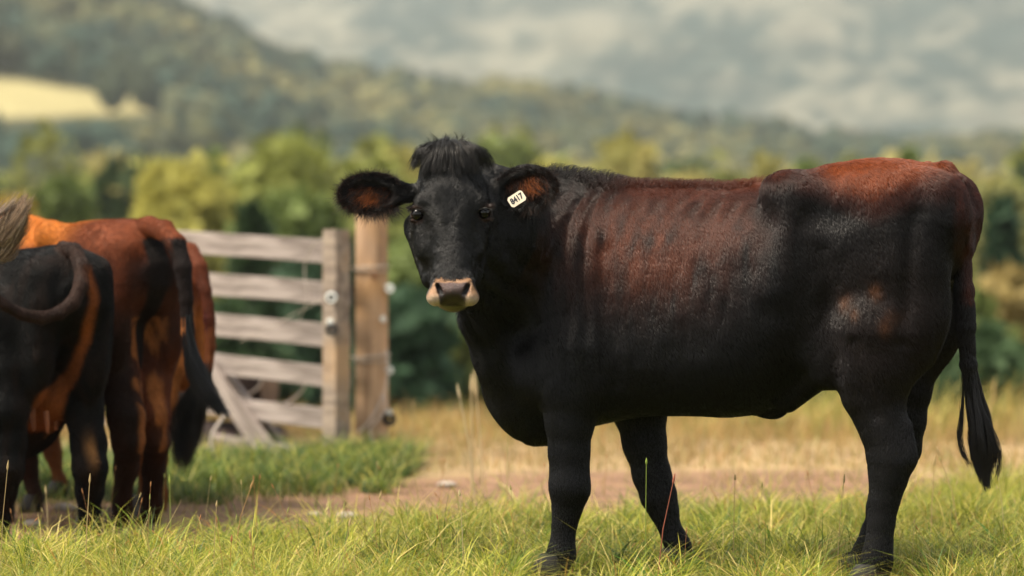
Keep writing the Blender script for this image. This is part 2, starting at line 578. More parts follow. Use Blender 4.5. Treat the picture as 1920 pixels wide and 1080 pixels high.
def merge(parts):
    C, Fs, o = [], [], 0
    for c, f_ in parts:
        C.append(c); Fs.append(f_ + o); o += len(c)
    return np.concatenate(C), np.concatenate(Fs)
def tree_meshes(kind, h, w, rng, tone, nleaf=2600):
    """crown and trunk of a tree h metres tall, w wide"""
    if kind == 'conifer':
        nw = 22
        P = []
        for i in range(nw):
            f_ = i / nw; zc = h * (.08 + .92 * f_); r = w * .5 * (1 - f_) ** .85 * (.8 + .35 * rng.random())
            k = int(nleaf / nw * (1.5 - f_))
            a = rng.random(k) * 6.283; q = r * np.sqrt(rng.random(k)) * (.75 + .4 * np.sin(a * 5 + i))
            P.append(np.stack([np.cos(a) * q, np.sin(a) * q, zc - q * .35 + rng.normal(size=k) * .12], 1))
        P = np.concatenate(P); size = .30
        shade = .6 + .8 * fbm(P * .9, 2, 5)
    else:
        nl = 16; P = []
        lobes = []
        for i in range(nl):
            a = rng.random() * 6.283; zz = rng.random() ** .8; prof_ = math.sin(math.pi * (.12 + .80 * zz)) ** .7
            r = w * .34 * prof_ * (.4 + .7 * rng.random())
            lobes.append((np.array([math.cos(a) * r, math.sin(a) * r, h * (.18 + .66 * zz)]), w * (.17 + .10 * rng.random())))
        lobes.append((np.array([0, 0, h * .84]), w * .20)); lobes.append((np.array([0, 0, h * .55]), w * .3))
        for c, r in lobes:
            k = nleaf // len(lobes)
            d = rng.normal(size=(k, 3)); d /= np.linalg.norm(d, axis=1)[:, None]
            P.append(c + d * (r * (.55 + .45 * rng.random(k) ** .4))[:, None] * np.array([1, 1, .95]))
        P = np.concatenate(P); size = .26
        shade = .75 + .5 * fbm(P * .8, 2, 6)
    P = P + rng.normal(size=P.shape) * .05 * w * (rng.random((len(P), 1)) < .3)
    P[:, 2] = np.maximum(P[:, 2], .2)
    c, f_ = leaf_quads(P, np.full(len(P), size * (h / 9) ** .4), rng)
    colr = np.repeat(np.array(tone)[None] * shade[:, None] * (.8 + .4 * rng.random(len(P)))[:, None], 4, 0)
    crown = np_mesh('crown', c, [f_], colr, smooth=False)
    parts = [tube([(0, 0, -.5), (.05, 0, h * .3), (-.04, .03, h * .65), (0, 0, h * .92)], [.02 * h, .015 * h, .009 * h, .003 * h])]
    for i in range(7):
        a = rng.random() * 6.283; z0 = h * (.25 + .07 * i)
        parts.append(tube([(0, 0, z0), (math.cos(a) * w * .15, math.sin(a) * w * .15, z0 + .06 * h), (math.cos(a) * w * .32, math.sin(a) * w * .32, z0 + .13 * h)], [.008 * h, .005 * h, .002 * h], 5))
    tc_, tf_ = merge(parts)
    trunk = np_mesh('trunk', tc_, [tf_])
    crown.materials.append(leaf_m); trunk.materials.append(bark_m)
    return crown, trunk
rt = np.random.default_rng(21)
YG = (.40, .37, .095); LG = (.25, .27, .065); MG = (.13, .17, .045); DG = (.045, .078, .030); OL = (.42, .37, .13); BG = (.040, .078, .040)
TREES = [  # px centre, py top, px width, depth, kind, tone, label
 (318, 262, 215, 74, 'round', YG, 'broad rounded yellow birch rising behind the red cow'),
 (545, 222, 250, 92, 'round', LG, 'tall light green tree above the top rail of the wooden gate'),
 (120, 296, 170, 96, 'round', MG, 'dull green tree between the blond tail tassel and the yellow birch'),
 (20, 318, 110, 80, 'round', (.34, .23, .035), 'orange tinged tree at the left edge of the photo'),
 (700, 250, 210, 104, 'round', LG, 'light green tree behind the top of the round fence post'),
 (470, 392, 190, 52, 'conifer', DG, 'dark green spruce seen between the upper gate rails'),
 (610, 430, 170, 50, 'round', BG, 'dark bluish bush seen through the gate beside its upright'),
 (560, 330, 190, 62, 'round', MG, 'mid green tree just above the gate beside the round post'),
 (250, 400, 180, 60, 'round', (.22, .21, .05), 'olive bush whose top shows over the red cow'),
 (800, 400, 210, 54, 'round', MG, 'mid green tree between the round post and the cow face'),
 (770, 545, 220, 44, 'round', BG, 'dark low bush right of the post insulators'),
 (890, 600, 190, 46, 'round', (.12, .14, .035), 'olive green bush below the muzzle of the black cow'),
 (420, 560, 210, 45, 'round', DG, 'dark bush behind the lower rails of the gate'),
 (1040, 248, 170, 120, 'round', YG, 'yellow green tree right above the tagged ear'),
 (1130, 262, 110, 128, 'round', LG, 'light green tree behind the withers of the black cow'),
 (1210, 268, 90, 132, 'conifer', OL, 'slim tan tree over the middle of the black cow back'),
 (1290, 258, 120, 126, 'round', OL, 'pale olive tree over the rusty back of the black cow'),
 (1400, 288, 130, 118, 'round', LG, 'light green tree left of the hip bone of the black cow'),
 (1510, 292, 110, 122, 'conifer', MG, 'mid green spruce just above the hip bone'),
 (1600, 286, 120, 120, 'round', OL, 'pale tree above the croup of the black cow'),
 (1700, 272, 110, 116, 'conifer', MG, 'spruce above the tail head of the black cow'),
 (1800, 285, 120, 98, 'round', LG, 'light green tree just right of the tail head'),
 (1885, 300, 130, 90, 'round', (.20, .20, .07), 'pale green tree at the upper right edge of the field'),
 (1880, 372, 150, 66, 'conifer', BG, 'dark spruce beside the rounded rump at the right edge'),
 (1900, 470, 150, 54, 'round', (.24, .18, .06), 'tan leaved tree at the right edge beside the tail'),
 (1815, 520, 130, 50, 'round', (.11, .14, .035), 'green bush in the gap between hind leg and tail'),
 (1860, 620, 190, 42, 'round', DG, 'dark low bush right of the black tail switch'),
 (1740, 640, 170, 44, 'round', DG, 'dark bush seen between thigh and tail'),
 (1530, 690, 200, 45, 'round', DG, 'dark bush seen under the flank'),
 (1330, 700, 240, 46, 'round', DG, 'dark bush under the belly of the black cow'),
 (40, 440, 150, 55, 'round', MG, 'mid green bush behind the tail tassel'),
 (840, 250, 170, 130, 'round', OL, 'pale olive tree behind the forelock'),
 (920, 262, 120, 134, 'round', YG, 'yellowish tree between forelock and tagged ear'),
 (400, 276, 120, 118, 'conifer', MG, 'slim green spruce right of the yellow birch'),
]
for (tx_, ty_, tw, Y, kind, tone, lab) in TREES:
    X = (tx_ - 960) / FPX * Y
    z0 = float(land_z(np.array([X]), np.array([Y]))[0])
    h = CAMZ - (ty_ - HOR) / FPX * Y - z0
    w = tw / FPX * Y
    h = max(h, 1.2)
    nm = {'round': 'broadleaf_tree', 'conifer': 'spruce_tree'}[kind] if 'bush' not in lab else 'bush'
    e = empty(nm, (X, Y, z0), rt.random() * 6)
    tag(e, lab, 'bush' if nm == 'bush' else 'tree', 'trees and bushes below the pasture')
    cr, tr = tree_meshes(kind, h, w * (1.45 if kind == 'round' else 1.2), rt, tone, 3800)
    link('crown', cr, None, e); link('trunk', tr, None, e)

# ------------------------------------------------------------------ hillside woods, read as one mass
def unit_conifer():
    co, F_ = [], []
    for (z0, z1, r) in ((.1, .55, .30), (.35, .8, .22), (.6, 1.0, .13)):
        a = np.linspace(0, 2 * math.pi, 6, endpoint=False); o = len(co)
        for k in range(6): co.append((math.cos(a[k]) * r * (1 + .2 * (k % 2)), math.sin(a[k]) * r, z0))
        co.append((0, 0, z1))
        for k in range(6): F_.append((o + k, o + (k + 1) % 6, o + 6))
    return np.array(co, float), np.array(F_)
def unit_round():
    co, F_ = [], []
    n, m = 6, 5
    for i in range(m):
        t = i / (m - 1) * math.pi
        for k in range(n):
            a = k / n * 6.283
            r = .33 * math.sin(t) + .01
            co.append((math.cos(a) * r * (1 + .25 * ((k + i) % 2)), math.sin(a) * r, .58 - .42 * math.cos(t)))
    for i in range(m - 1):
        for k in range(n):
            a, b, c, d = i * n + k, i * n + (k + 1) % n, (i + 1) * n + (k + 1) % n, (i + 1) * n + k
            F_.append((a, c, b)); F_.append((a, d, c))
    return np.array(co, float), np.array(F_)
UC, UR = unit_conifer(), unit_round()
rf = np.random.default_rng(33)
def wood(name, n, y0, y1, tmin, tmax, hs, tones, wts, unit_p, mat, pw=1.0):
    Y = y0 + (y1 - y0) * rf.random(n) ** pw
    X = (tmin + (tmax - tmin) * rf.random(n)) * Y
    z = land_z(X, Y)
    px, py = px_of(X, Y), HOR - (z - 1) / Y * FPX
    H = hs * (.7 + .7 * rf.random(n))
    keep = (meadow_mask(px, py, Y) < .3) & ((meadow_mask(px, py - H / Y * FPX * .95, Y) < .4) | (rf.random(n) < .05)) & (meadow_mask(px, py - H / Y * FPX * .7, Y) < .5) & (meadow_mask(px, py - H / Y * FPX * .45, Y) < .35 + (rf.random(n) < .02))
    X, Y, z, H, py, px = X[keep], Y[keep], z[keep], H[keep], py[keep], px[keep]
    n = len(X)
    tones = np.array(tones)
    patch = fbm(np.stack([X / 55, Y / 80, X * 0], -1), 3, 91)
    pick = np.clip(np.floor((patch + .45 * (rf.random(n) - .5) - .25) * 2 * len(tones)).astype(int), 0, len(tones) - 1)
    T = tones[pick] * (.65 + .7 * rf.random(n))[:, None]
    C, Fs, K, o = [], [], [], 0
    isr = rf.random(n) < unit_p
    for un, m_ in ((UC, ~isr), (UR, isr)):
        k = m_.sum()
        if not k: continue
        u, uf = un
        a = rf.random(k) * 6.28
        ca, sa = np.cos(a)[:, None], np.sin(a)[:, None]
        wd = (H[m_] * (.8 + .5 * rf.random(k)) * (.72 if un is UC else 1.0))[:, None]
        x = (u[None, :, 0] * ca - u[None, :, 1] * sa) * wd + X[m_][:, None]
        y = (u[None, :, 0] * sa + u[None, :, 1] * ca) * wd + Y[m_][:, None]
        zz = u[None, :, 2] * H[m_][:, None] + z[m_][:, None] - .5
        co = np.stack([x, y, zz], -1).reshape(-1, 3) + rf.normal(size=(k * len(u), 3)) * .25
        Fs.append((uf[None] + (np.arange(k) * len(u))[:, None, None]).reshape(-1, uf.shape[1]) + o)
        o += len(co); C.append(co); K.append(np.repeat(T[m_], len(u), 0))
    ob = link(name, np_mesh(name, np.concatenate(C), [np.concatenate(Fs)], np.concatenate(K), smooth=False), mat)
    return ob
wood_m = attr_mat('wood_foliage', rough=.9, spec=.1, trans=.12)
w1 = wood('hillside_wood', 18000, 360, YR + 30, -.45, .45, 10.0, [(.034, .056, .042), (.055, .070, .042), (.080, .088, .050), (.105, .11, .050), (.16, .15, .065)], 0, .55, wood_m, .9)
tag(w1, 'hazy mixed woods covering the hillside behind the field', 'forest', kind='stuff')
def leafy_wood(name, n, y0, y1, tones, hs):
    C, Q, K, o = [], [], [], 0
    for i in range(n):
        Y = y0 + (y1 - y0) * (i + rf.random()) / n; t = -.29 + .58 * rf.random(); X = t * Y
        z0 = float(land_z(np.array([X]), np.array([Y]))[0]); H = np.clip(CAMZ + (HOR - 262 - 190 * rf.random()) / FPX * Y - z0, 6, hs * 1.15); w = H * (.34 + .26 * rf.random())
        k = 660; P = []
        for l in range(6):
            c = np.array([rf.normal() * w * .22, rf.normal() * w * .22, H * (.2 + .68 * l / 5)]); r = w * (.30 - .10 * abs(l / 5 - .35))
            d = rf.normal(size=(k // 6, 3)); d /= np.linalg.norm(d, axis=1)[:, None]
            P.append(c + d * r * (.5 + .5 * rf.random((k // 6, 1))) * np.array([1, 1, 1.25]))
        P = np.concatenate(P)
        tone = np.array(tones[rf.integers(len(tones))]) * (.75 + .5 * rf.random())
        co, q = leaf_quads(P + np.array([X, Y, z0]), np.full(len(P), .55), rf)
        C.append(co); Q.append(q + o); o += len(co)
        K.append(np.repeat(tone[None] * (.6 + .8 * rf.random((len(P), 1))), 4, 0))
    return link(name, np_mesh(name, np.concatenate(C), [np.concatenate(Q)], np.concatenate(K), smooth=False), leaf_m)
w2 = leafy_wood('valley_wood', 620, 128, 330, [(.06, .09, .036), (.13, .16, .045), (.24, .25, .06), (.33, .30, .09), (.38, .33, .13)], 18.0)
tag(w2, 'yellow green young trees filling the valley below the hill', 'forest', kind='stuff')

# ------------------------------------------------------------------ grass
def blades(n_or_P, H, W, lean, curve, colr, rng, seg=4, tipc=None):
    P = n_or_P; n = len(P)
    a = rng.random(n) * 6.283
    d = np.stack([np.cos(a), np.sin(a), np.zeros(n)], 1)
    s = np.stack([-np.sin(a + rng.normal(size=n) * .6), np.cos(a), np.zeros(n)], 1)
    t = np.linspace(0, 1, seg)
    up = np.array([0, 0, 1.])
    L = (lean[:, None] * t[None] + curve[:, None] * t[None] ** 2.2) * H[:, None]
    z = H[:, None] * (t[None] - .35 * curve[:, None] * t[None] ** 2.5)
    C = P[:, None] + d[:, None] * L[..., None] + up * z[..., None]
    wd = W[:, None] * (1 - t[None] ** 1.6 * .92) * .5
    A = C + s[:, None] * wd[..., None]; B = C - s[:, None] * wd[..., None]
    co = np.stack([A, B], 2).reshape(-1, 3)
    b0 = (np.arange(n) * seg * 2)[:, None] + (np.arange(seg - 1) * 2)[None]
    F_ = np.stack([b0, b0 + 1, b0 + 3, b0 + 2], -1).reshape(-1, 4)
    k = t[None, :, None]
    cc_ = colr[:, None] * (1 - k) * .8 + (tipc if tipc is not None else colr)[:, None] * (.2 + .8 * k)
    return co, F_, np.repeat(cc_.reshape(-1, 3), 2, 0)
grass_m = attr_mat('grass_blades', rough=.5, spec=.35, trans=.45)
rgr = np.random.default_rng(77)
def scatter(n, y0, y1, px0, px1, pw=1.0):
    Y = y0 + (y1 - y0) * rgr.random(n) ** pw
    px = px0 + (px1 - px0) * rgr.random(n)
    X = (px - 960) / FPX * Y
    return X, Y, px
def pal(n, cols, wts, rng, jit=.3):
    c = np.array(cols)[rng.choice(len(cols), n, p=np.array(wts) / sum(wts))]
    return c * (1 - jit + 2 * jit * rng.random(n))[:, None]
def grass(name, label, n, y0, y1, px0, px1, mask, h0, h1, w0, cols, wts, cur=(.3, 1.2), hn=0, seg=4, cat='grass'):
    X, Y, px = scatter(n, y0, y1, px0, px1)
    p = np.stack([X, Y, X * 0], -1)
    keep = rgr.random(n) < mask(X, Y, px, p)
    X, Y, px, p = X[keep], Y[keep], px[keep], p[keep]; n = len(X)
    g = fbm(p * 2.2, 3, 101 + hn); g2 = fbm(p * 7, 2, 103 + hn)
    H = (h0 + (h1 - h0) * rgr.random(n) ** 1.6) * (.25 + .8 * sstep(.3, .7, g) + 1.0 * sstep(.35, .7, g2))
    # tussocks: pull bases together
    z = land_z(X, Y)
    for (hx, hy, hw_) in ((.165, 9.75, .10), (.56, 10.3, .10), (1.15, 9.45, .13)):    # grazed and trampled round the hooves
        H = H * (1 - .68 * sstep(hw_ + .07, hw_, np.abs(X - hx * Y / hy)) * sstep(hy + .25, hy + .1, Y) * sstep(8.4, 8.6, Y))
    P = np.stack([X, Y, z - .005], 1)
    c = pal(n, cols, wts, rgr)
    c = c * (.62 + .38 * sstep(.36, .56, fbm(p * np.array([2.6, 2.6, 1]), 3, 127 + hn)))[:, None]
    yel = sstep(.42, .62, fbm(p * 1.7, 3, 107 + hn))[:, None]
    c = c * (1 - .35 * yel) + np.array(cols[1]) * .35 * yel
    tip = c * np.array([1.3, 1.22, .9])
    co, F_, k = blades(P, H, w0 * (.6 + .8 * rgr.random(n)), rgr.normal(size=n) * .25 + .1, cur[0] + (cur[1] - cur[0]) * rgr.random(n), c, rgr, seg, tip)
    o = link(name, np_mesh(name, co, [F_], np.clip(k, 0, .9)), grass_m)
    tag(o, label, cat, kind='stuff')
    return o
FG = [(.165, .220, .030), (.35, .345, .060), (.050, .105, .018), (.60, .50, .22), (.36, .17, .06)]
FW = [38, 32, 17, 13, 3]
def m_near(X, Y, px, p):
    n = fbm(p * 1.3, 4, 41) - .5
    e = near_edge(px)
    return sstep(e + .12, e - .45, Y + n * 1.2) * (.45 + .55 * sstep(.35, .5, fbm(p * 3, 2, 43)))
grass('lush_grass', 'lush yellow green grass in the foreground', 200000, 8.3, 15.2, -480, 2400, m_near, .03, .155, .0045, FG, FW, cur=(.2, 1.6))
def m_sparse(X, Y, px, p):
    return .10 + .9 * sstep(.56, .68, fbm(p * 2.0, 3, 47)) * .35
grass('track_grass', 'sparse short tufts on the trodden track', 17000, 11.0, 15.4, -480, 2400, m_sparse, .03, .10, .005, [(.16, .17, .04), (.40, .32, .14), (.30, .20, .09)], [3, 3, 2])
def m_fence(X, Y, px, p):
    e = dirt_edge(px)
    return sstep(e - .35, e + .2, Y + .8 * (fbm(p * 1.5, 3, 49) - .5)) * sstep(775, 715, px + 50 * (fbm(p * 2, 2, 50) - .5))
grass('fence_grass', 'long green grass growing along the foot of the gate', 21000, 12.6, 15.2, -400, 790, m_fence, .03, .10, .006, [(.045, .095, .020), (.17, .21, .04), (.028, .060, .016), (.30, .27, .08)], [40, 20, 26, 6], cur=(.3, 1.3), hn=5)
def m_dry(X, Y, px, p):
    e = dirt_edge(px)
    return sstep(e - .1, e + .8, Y) * (.25 + .75 * sstep(16.5, 18.5, Y)) * np.where(px < 740, sstep(16.4, 17.4, Y), 1)
grass('dry_grass', 'dry golden grass behind the track', 76000, 14.5, 20.0, -480, 2400, m_dry, .05, .13, .006, [(.34, .225, .105), (.31, .26, .11), (.42, .30, .16), (.18, .20, .06), (.32, .16, .08)], [30, 22, 22, 12, 10], cur=(.1, .7), hn=9)
def m_weed(X, Y, px, p):
    return sstep(.45, .6, fbm(p * .8, 3, 53)) * sstep(1350, 1500, px) + .25 * sstep(.5, .6, fbm(p * .8, 3, 54))
grass('tall_weeds', 'tall pale green weeds at the far edge of the field', 8500, 17.5, 19.8, 740, 2400, m_weed, .12, .32, .009, [(.20, .24, .06), (.40, .36, .12), (.50, .34, .16)], [5, 4, 3], cur=(.1, .6), hn=12)
# rank tussocks: long blades fanning out of common roots
def tussocks(name, label, spots, nb, h0, h1, w0, cols, wts):
    Ps, Cs, Hs, Ws = [], [], [], []
    for (x, y, r) in spots:
        n = int(nb * (.6 + .8 * rgr.random()))
        a = rgr.random(n) * 6.283; q = r * rgr.random(n) ** .7
        X = x + np.cos(a) * q; Y = y + np.sin(a) * q
        Ps.append(np.stack([X, Y, land_z(X, Y) - .005], 1)); k = .6 + .8 * rgr.random()
        Hs.append((h0 + (h1 - h0) * rgr.random(n)) * k); Cs.append(pal(n, cols, wts, rgr) * (.7 + .6 * rgr.random())); Ws.append(w0 * (.6 + .8 * rgr.random(n)))
    P, H, C, W_ = map(np.concatenate, (Ps, Hs, Cs, Ws)); n = len(P)
    co, F_, k = blades(P, H, W_, .15 + .35 * rgr.random(n), .3 + 1.2 * rgr.random(n), C, rgr, 5, C * np.array([1.3, 1.22, .9]))
    tag(link(name, np_mesh(name, co, [F_], np.clip(k, 0, .9)), grass_m), label, 'grass', kind='stuff')
sp_ = []
while len(sp_) < 660:
    Y = 8.7 + 5.2 * rgr.random(); px = -400 + 2720 * rgr.random()
    if abs(px - 1055) < 75 and Y < 9.9 or abs(px - 1640) < 85 and Y < 9.7: continue
    if Y < near_edge(px) - .1 + .25 * rgr.normal(): sp_.append(((px - 960) / FPX * Y, Y, .02 + .05 * rgr.random()))
tussocks('grass_tussocks', 'rank tussocks of longer grass among the lush foreground grass', sp_, 46, .05, .17, .0050, FG, FW)
sp_ = []
while len(sp_) < 120:
    Y = 8.9 + 3.6 * rgr.random(); px = -50 + 2020 * rgr.random()
    if abs(px - 1055) < 85 or abs(px - 1640) < 95: continue
    if Y < near_edge(px): sp_.append(((px - 960) / FPX * Y, Y, .015 + .02 * rgr.random()))
tussocks('broad_leaved_weeds', 'dark green broad leaved weeds scattered in the foreground grass', sp_, 12, .04, .12, .016, [(.055, .125, .022), (.09, .16, .030), (.16, .20, .04)], [4, 3, 2])
sp_ = []
for i in range(150):
    px = rgr.choice([60, 130, 330, 400, 470, 560, 640, 690, 720]) + rgr.normal() * 40; Y = 13.3 + 2.3 * rgr.random() ** .7
    if px < 770: sp_.append(((px - 960) / FPX * Y, Y, .03 + .07 * rgr.random()))
for i in range(26):
    px = 690 + rgr.normal() * 40; Y = 14.9 + .6 * rgr.random(); sp_.append(((px - 960) / FPX * Y, Y, .03 + .05 * rgr.random()))
tussocks('gate_tussocks', 'dark green tussocks at the foot of gate and post', sp_, 46, .05, .20, .008, [(.050, .10, .024), (.16, .20, .045), (.034, .068, .020), (.36, .34, .09)], [34, 28, 22, 14])
# grass hiding the hooves of the black cow
def m_hoof(X, Y, px, p): return np.ones(len(X)) * .9
grass('foreground_tufts', 'taller tufts of grass in front of the hooves', 5200, 8.7, 9.25, 900, 1950, lambda X, Y, px, p: sstep(.42, .6, fbm(p * 4, 2, 57)), .06, .17, .0040, FG, FW, cur=(.3, 1.3), hn=15)

# seed stalks, each bending a little with a loose head
stalk_m = attr_mat('dry_stalk', rough=.8, spec=.2, trans=.2)
parts, cols_ = [], []
def stalk(x0, y0, x1, y1, Y, head=.05, r=.0014, colr=(.42, .31, .15), hr=.004):
    a = at(x0, y0, Y); b = at(x1, y1, Y)
    a[2] = min(a[2], 0.03)
    m = (a + b) / 2 + np.array([(b - a)[0] * -.12, 0, .015])
    c, f_ = tube([a, m, b], [r, r * .8, r * .6], 5); parts.append((c, f_)); cols_.append(np.tile(colr, (len(c), 1)))
    d = (b - m); d /= np.linalg.norm(d)
    pts = [b - d * head * .1, b + d * head * .2, b + d * head * .55, b + d * head]
    c, f_ = tube(pts, [hr * .4, hr, hr * .8, hr * .2], 6); parts.append((c, f_)); cols_.append(np.tile(np.array(colr) * 1.15, (len(c), 1)))
for s_ in [(160, 1010, 168, 905, 9.5, .030, .0022), (0, 905, 14, 880, 9.5, .03, .0016), (885, 900, 884, 735, 12.9, .08, .005, (.50, .40, .22), .008), (905, 880, 893, 740, 13.1, .11, .005, (.50, .40, .22), .010),
           (890, 870, 862, 745, 12.6, .06, .004, (.52, .44, .26), .007), (776, 800, 775, 770, 15.5, .06, .004), (950, 1000, 952, 815, 11.5, .05, .002, (.40, .36, .14)),
           (1210, 960, 1212, 870, 9.3, .02, .002, (.20, .26, .05)), (1232, 985, 1262, 905, 9.2, .03, .002, (.30, .10, .06)), (400, 1000, 406, 950, 9.3, .02, .0014), (440, 1010, 470, 915, 10.2, .03, .0022, (.40, .24, .10)),
           (430, 1050, 434, 1015, 8.9, .02, .0014, (.34, .14, .06)), (480, 1060, 470, 1010, 8.9, .025, .0014, (.40, .22, .09)), (1570, 980, 1582, 905, 9.6, .03, .0014), (1745, 960, 1752, 870, 10.5, .03, .002),
           (1800, 960, 1760, 850, 10.8, .03, .002), (1885, 1000, 1870, 880, 10.2, .04, .0014, (.46, .38, .22)), (1375, 955, 1378, 900, 9.8, .02, .0014), (870, 1050, 862, 930, 9.3, .02, .0015, (.45, .38, .2)),
           (1605, 870, 1590, 838, 16.5, .05, .004), (1480, 850, 1500, 790, 17, .05, .004), (1850, 820, 1862, 735, 17.5, .09, .005, (.5, .36, .18)), (1310, 860, 1300, 800, 16.5, .05, .004),
           (320, 990, 318, 905, 10.6, .03, .002, (.3, .34, .08)), (90, 1000, 86, 925, 10.9, .03, .002, (.5, .4, .2)), (700, 990, 712, 935, 10.4, .03, .0015), (640, 1060, 655, 985, 9.0, .025, .0013)]:
    stalk(*s_)
for i in range(90):
    Y = 8.9 + 3.2 * rgr.random(); px = rgr.random() * 1920; h = .12 + .16 * rgr.random()
    y0 = HOR + FPX / Y; stalk(px, y0, px + rgr.normal() * 22, y0 - h * FPX / Y, Y, .018, .0009, tuple(np.array([(.44, .34, .16), (.36, .17, .07), (.30, .30, .09)][rgr.integers(3)])), .0024)
c_, f_ = merge(parts)
tag(link('seed_stalks', np_mesh('seed_stalks', c_, [f_], np.concatenate(cols_)), stalk_m), 'thin dry seed stalks standing in the grass', 'grass stalks', kind='stuff')

# small pale stones on the track
stone_m = plain_mat('stone', (.33, .28, .23), rough=.9, noise=.3, nscale=25)
for (x, y, r, lab) in [(120, 957, .040, 'pale stone on the track between the black legs at left'), (60, 985, .028, 'small pale stone beside the left hoof of the near black cow'),
                       (650, 972, .035, 'flat pale stone on the track below the gate'), (590, 968, .024, 'little stone left of the flat pale stone'), (838, 912, .03, 'small stone on the track left of the black cow brisket')]:
    Y = FPX / (y - HOR); X = (x - 960) / FPX * Y
    n, m = 12, 8
    th = np.linspace(.01, math.pi - .01, m); ph_ = np.linspace(0, 2 * math.pi, n, endpoint=False)
    T_, P_ = np.meshgrid(th, ph_, indexing='ij')
    co = np.stack([np.sin(T_) * np.cos(P_) * 1.4, np.sin(T_) * np.sin(P_), np.cos(T_) * .55], -1).reshape(-1, 3) * r
    co *= (.8 + .45 * noise3(co / r * 1.3 + x, 3))[:, None]
    idx = np.arange(m * n).reshape(m, n)
    F_ = np.stack([idx[:-1], np.roll(idx, -1, 1)[:-1], np.roll(idx, -1, 1)[1:], idx[1:]], -1).reshape(-1, 4)[:, ::-1]
    o = link('stone', np_mesh('stone', co, [F_]), stone_m); o.location = (X, Y, r * .25)
    tag(o, lab, 'stone', 'stones on the track')
# ================================================================== the black cow in front
TH = math.radians(19.0)
CO = np.array([0.76, 9.70, 0.0])
cF = np.array([-math.cos(TH), math.sin(TH), 0.0])      # the way she faces
cL = np.array([-math.sin(TH), -math.cos(TH), 0.0])     # her left side, towards the camera
def to_local(w):
    d = np.asarray(w, float) - CO
    return np.array([d @ cF, d @ cL, d[2]])
def PV(px, py, v):
    """point of the photo on her lengthwise plane at lateral offset v, in her own frame"""
    t = (px - 960.0) / FPX
    u = (CO[0] + v * cL[0] - t * (CO[1] + v * cL[1])) / (t * cF[1] - cF[0])
    w = CO + cF * u + cL * v
    return np.array([u, v, CAMZ - (py - HOR) / FPX * w[1]])
def HD(px, py, Y):
    return to_local(at(px, py, Y))
def px_m(p):                                            # metres per photo pixel at a local point
    return (CO + cF * p[0] + cL * p[1])[1] / FPX
HR = np.array([[cF @ a, cL @ a, a[2]] for a in (np.array([1., 0, 0]), np.array([0., 1, 0]), np.array([0., 0, 1]))])  # world axes in her frame (rows)
HX, HY, HZ = HR
def rotrows(ax, ang, rows):
    M = np.array(Matrix.Rotation(ang, 3, Vector(ax)))
    return rows @ M.T

f = Field((-1.12, -0.42, -0.01), (1.30, 0.86, 1.46), 0.005)

# --- trunk: back line and belly line traced along the spine
top = [(1010, 390), (1060, 355), (1110, 346), (1200, 345), (1300, 349), (1380, 352), (1450, 344), (1540, 324), (1620, 311), (1690, 304), (1740, 309), (1790, 345), (1822, 400)]
bot = [(1010, 800), (1060, 812), (1110, 800), (1200, 782), (1300, 779), (1380, 781), (1450, 768), (1540, 712), (1620, 645), (1690, 600), (1740, 560), (1790, 520), (1822, 470)]
wid = [.13, .185, .215, .255, .285, .300, .295, .265, .245, .225, .200, .15, .08]
wfr = [.5, .47, .45, .42, .42, .43, .46, .55, .6, .62, .6, .55, .5]
prof = []
for (a, b, w, fr) in zip(top, bot, wid, wfr):
    p, q = PV(a[0], a[1], 0), PV(b[0], b[1], 0)
    prof.append((p[0], p[2], q[2], w, fr))
f.loft(prof, 0.03)
# shoulders, blade and brisket
for s in (1, -1):
    c = PV(1090, 540, 0); f.ell((c[0], s * .135, c[2]), (.15, .10, .27), rotrows((0, 1, 0), 0.18, np.eye(3)), .06)
    c = PV(1050, 690, 0); f.ell((c[0], s * .125, c[2]), (.13, .10, .13), None, .06)
    c = PV(1115, 700, 0); f.ell((c[0], s * .15, c[2]), (.13, .085, .13), None, .06)
f.cone(PV(1070, 560, 0), PV(1010, 735, 0), .24, .155, .68, k=.06)
f.ell(PV(1000, 745, 0), (.13, .115, .145), None, .05)
f.ell(PV(975, 690, .02), (.12, .10, .16), rotrows((0, 1, 0), -0.35, np.eye(3)), .05)
# neck, bent towards the camera
nk = [(PV(1085, 500, 0), .275), (PV(1010, 480, .07), .245), (PV(955, 455, .19), .200), (PV(925, 435, .31), .165), (HD(885, 405, 9.66), .125)]
for (p, r), (q, r2) in zip(nk[:-1], nk[1:]):
    dd = q - p; side = np.array([dd[1], -dd[0], 0])
    f.cone(p, q, r, r2, .62, side, .07)
f.cone(PV(1080, 380, 0), PV(985, 380, .12), .05, .06, 1, k=.07)
f.cone(PV(985, 380, .12), HD(905, 352, 9.70), .06, .07, 1, k=.07)
# throat skin and dewlap
f.chain([(HD(880, 520, 9.62), .060), (PV(905, 590, .21), .078), (PV(932, 660, .12), .088), (PV(972, 730, .05), .10)], .06, .8, HX)
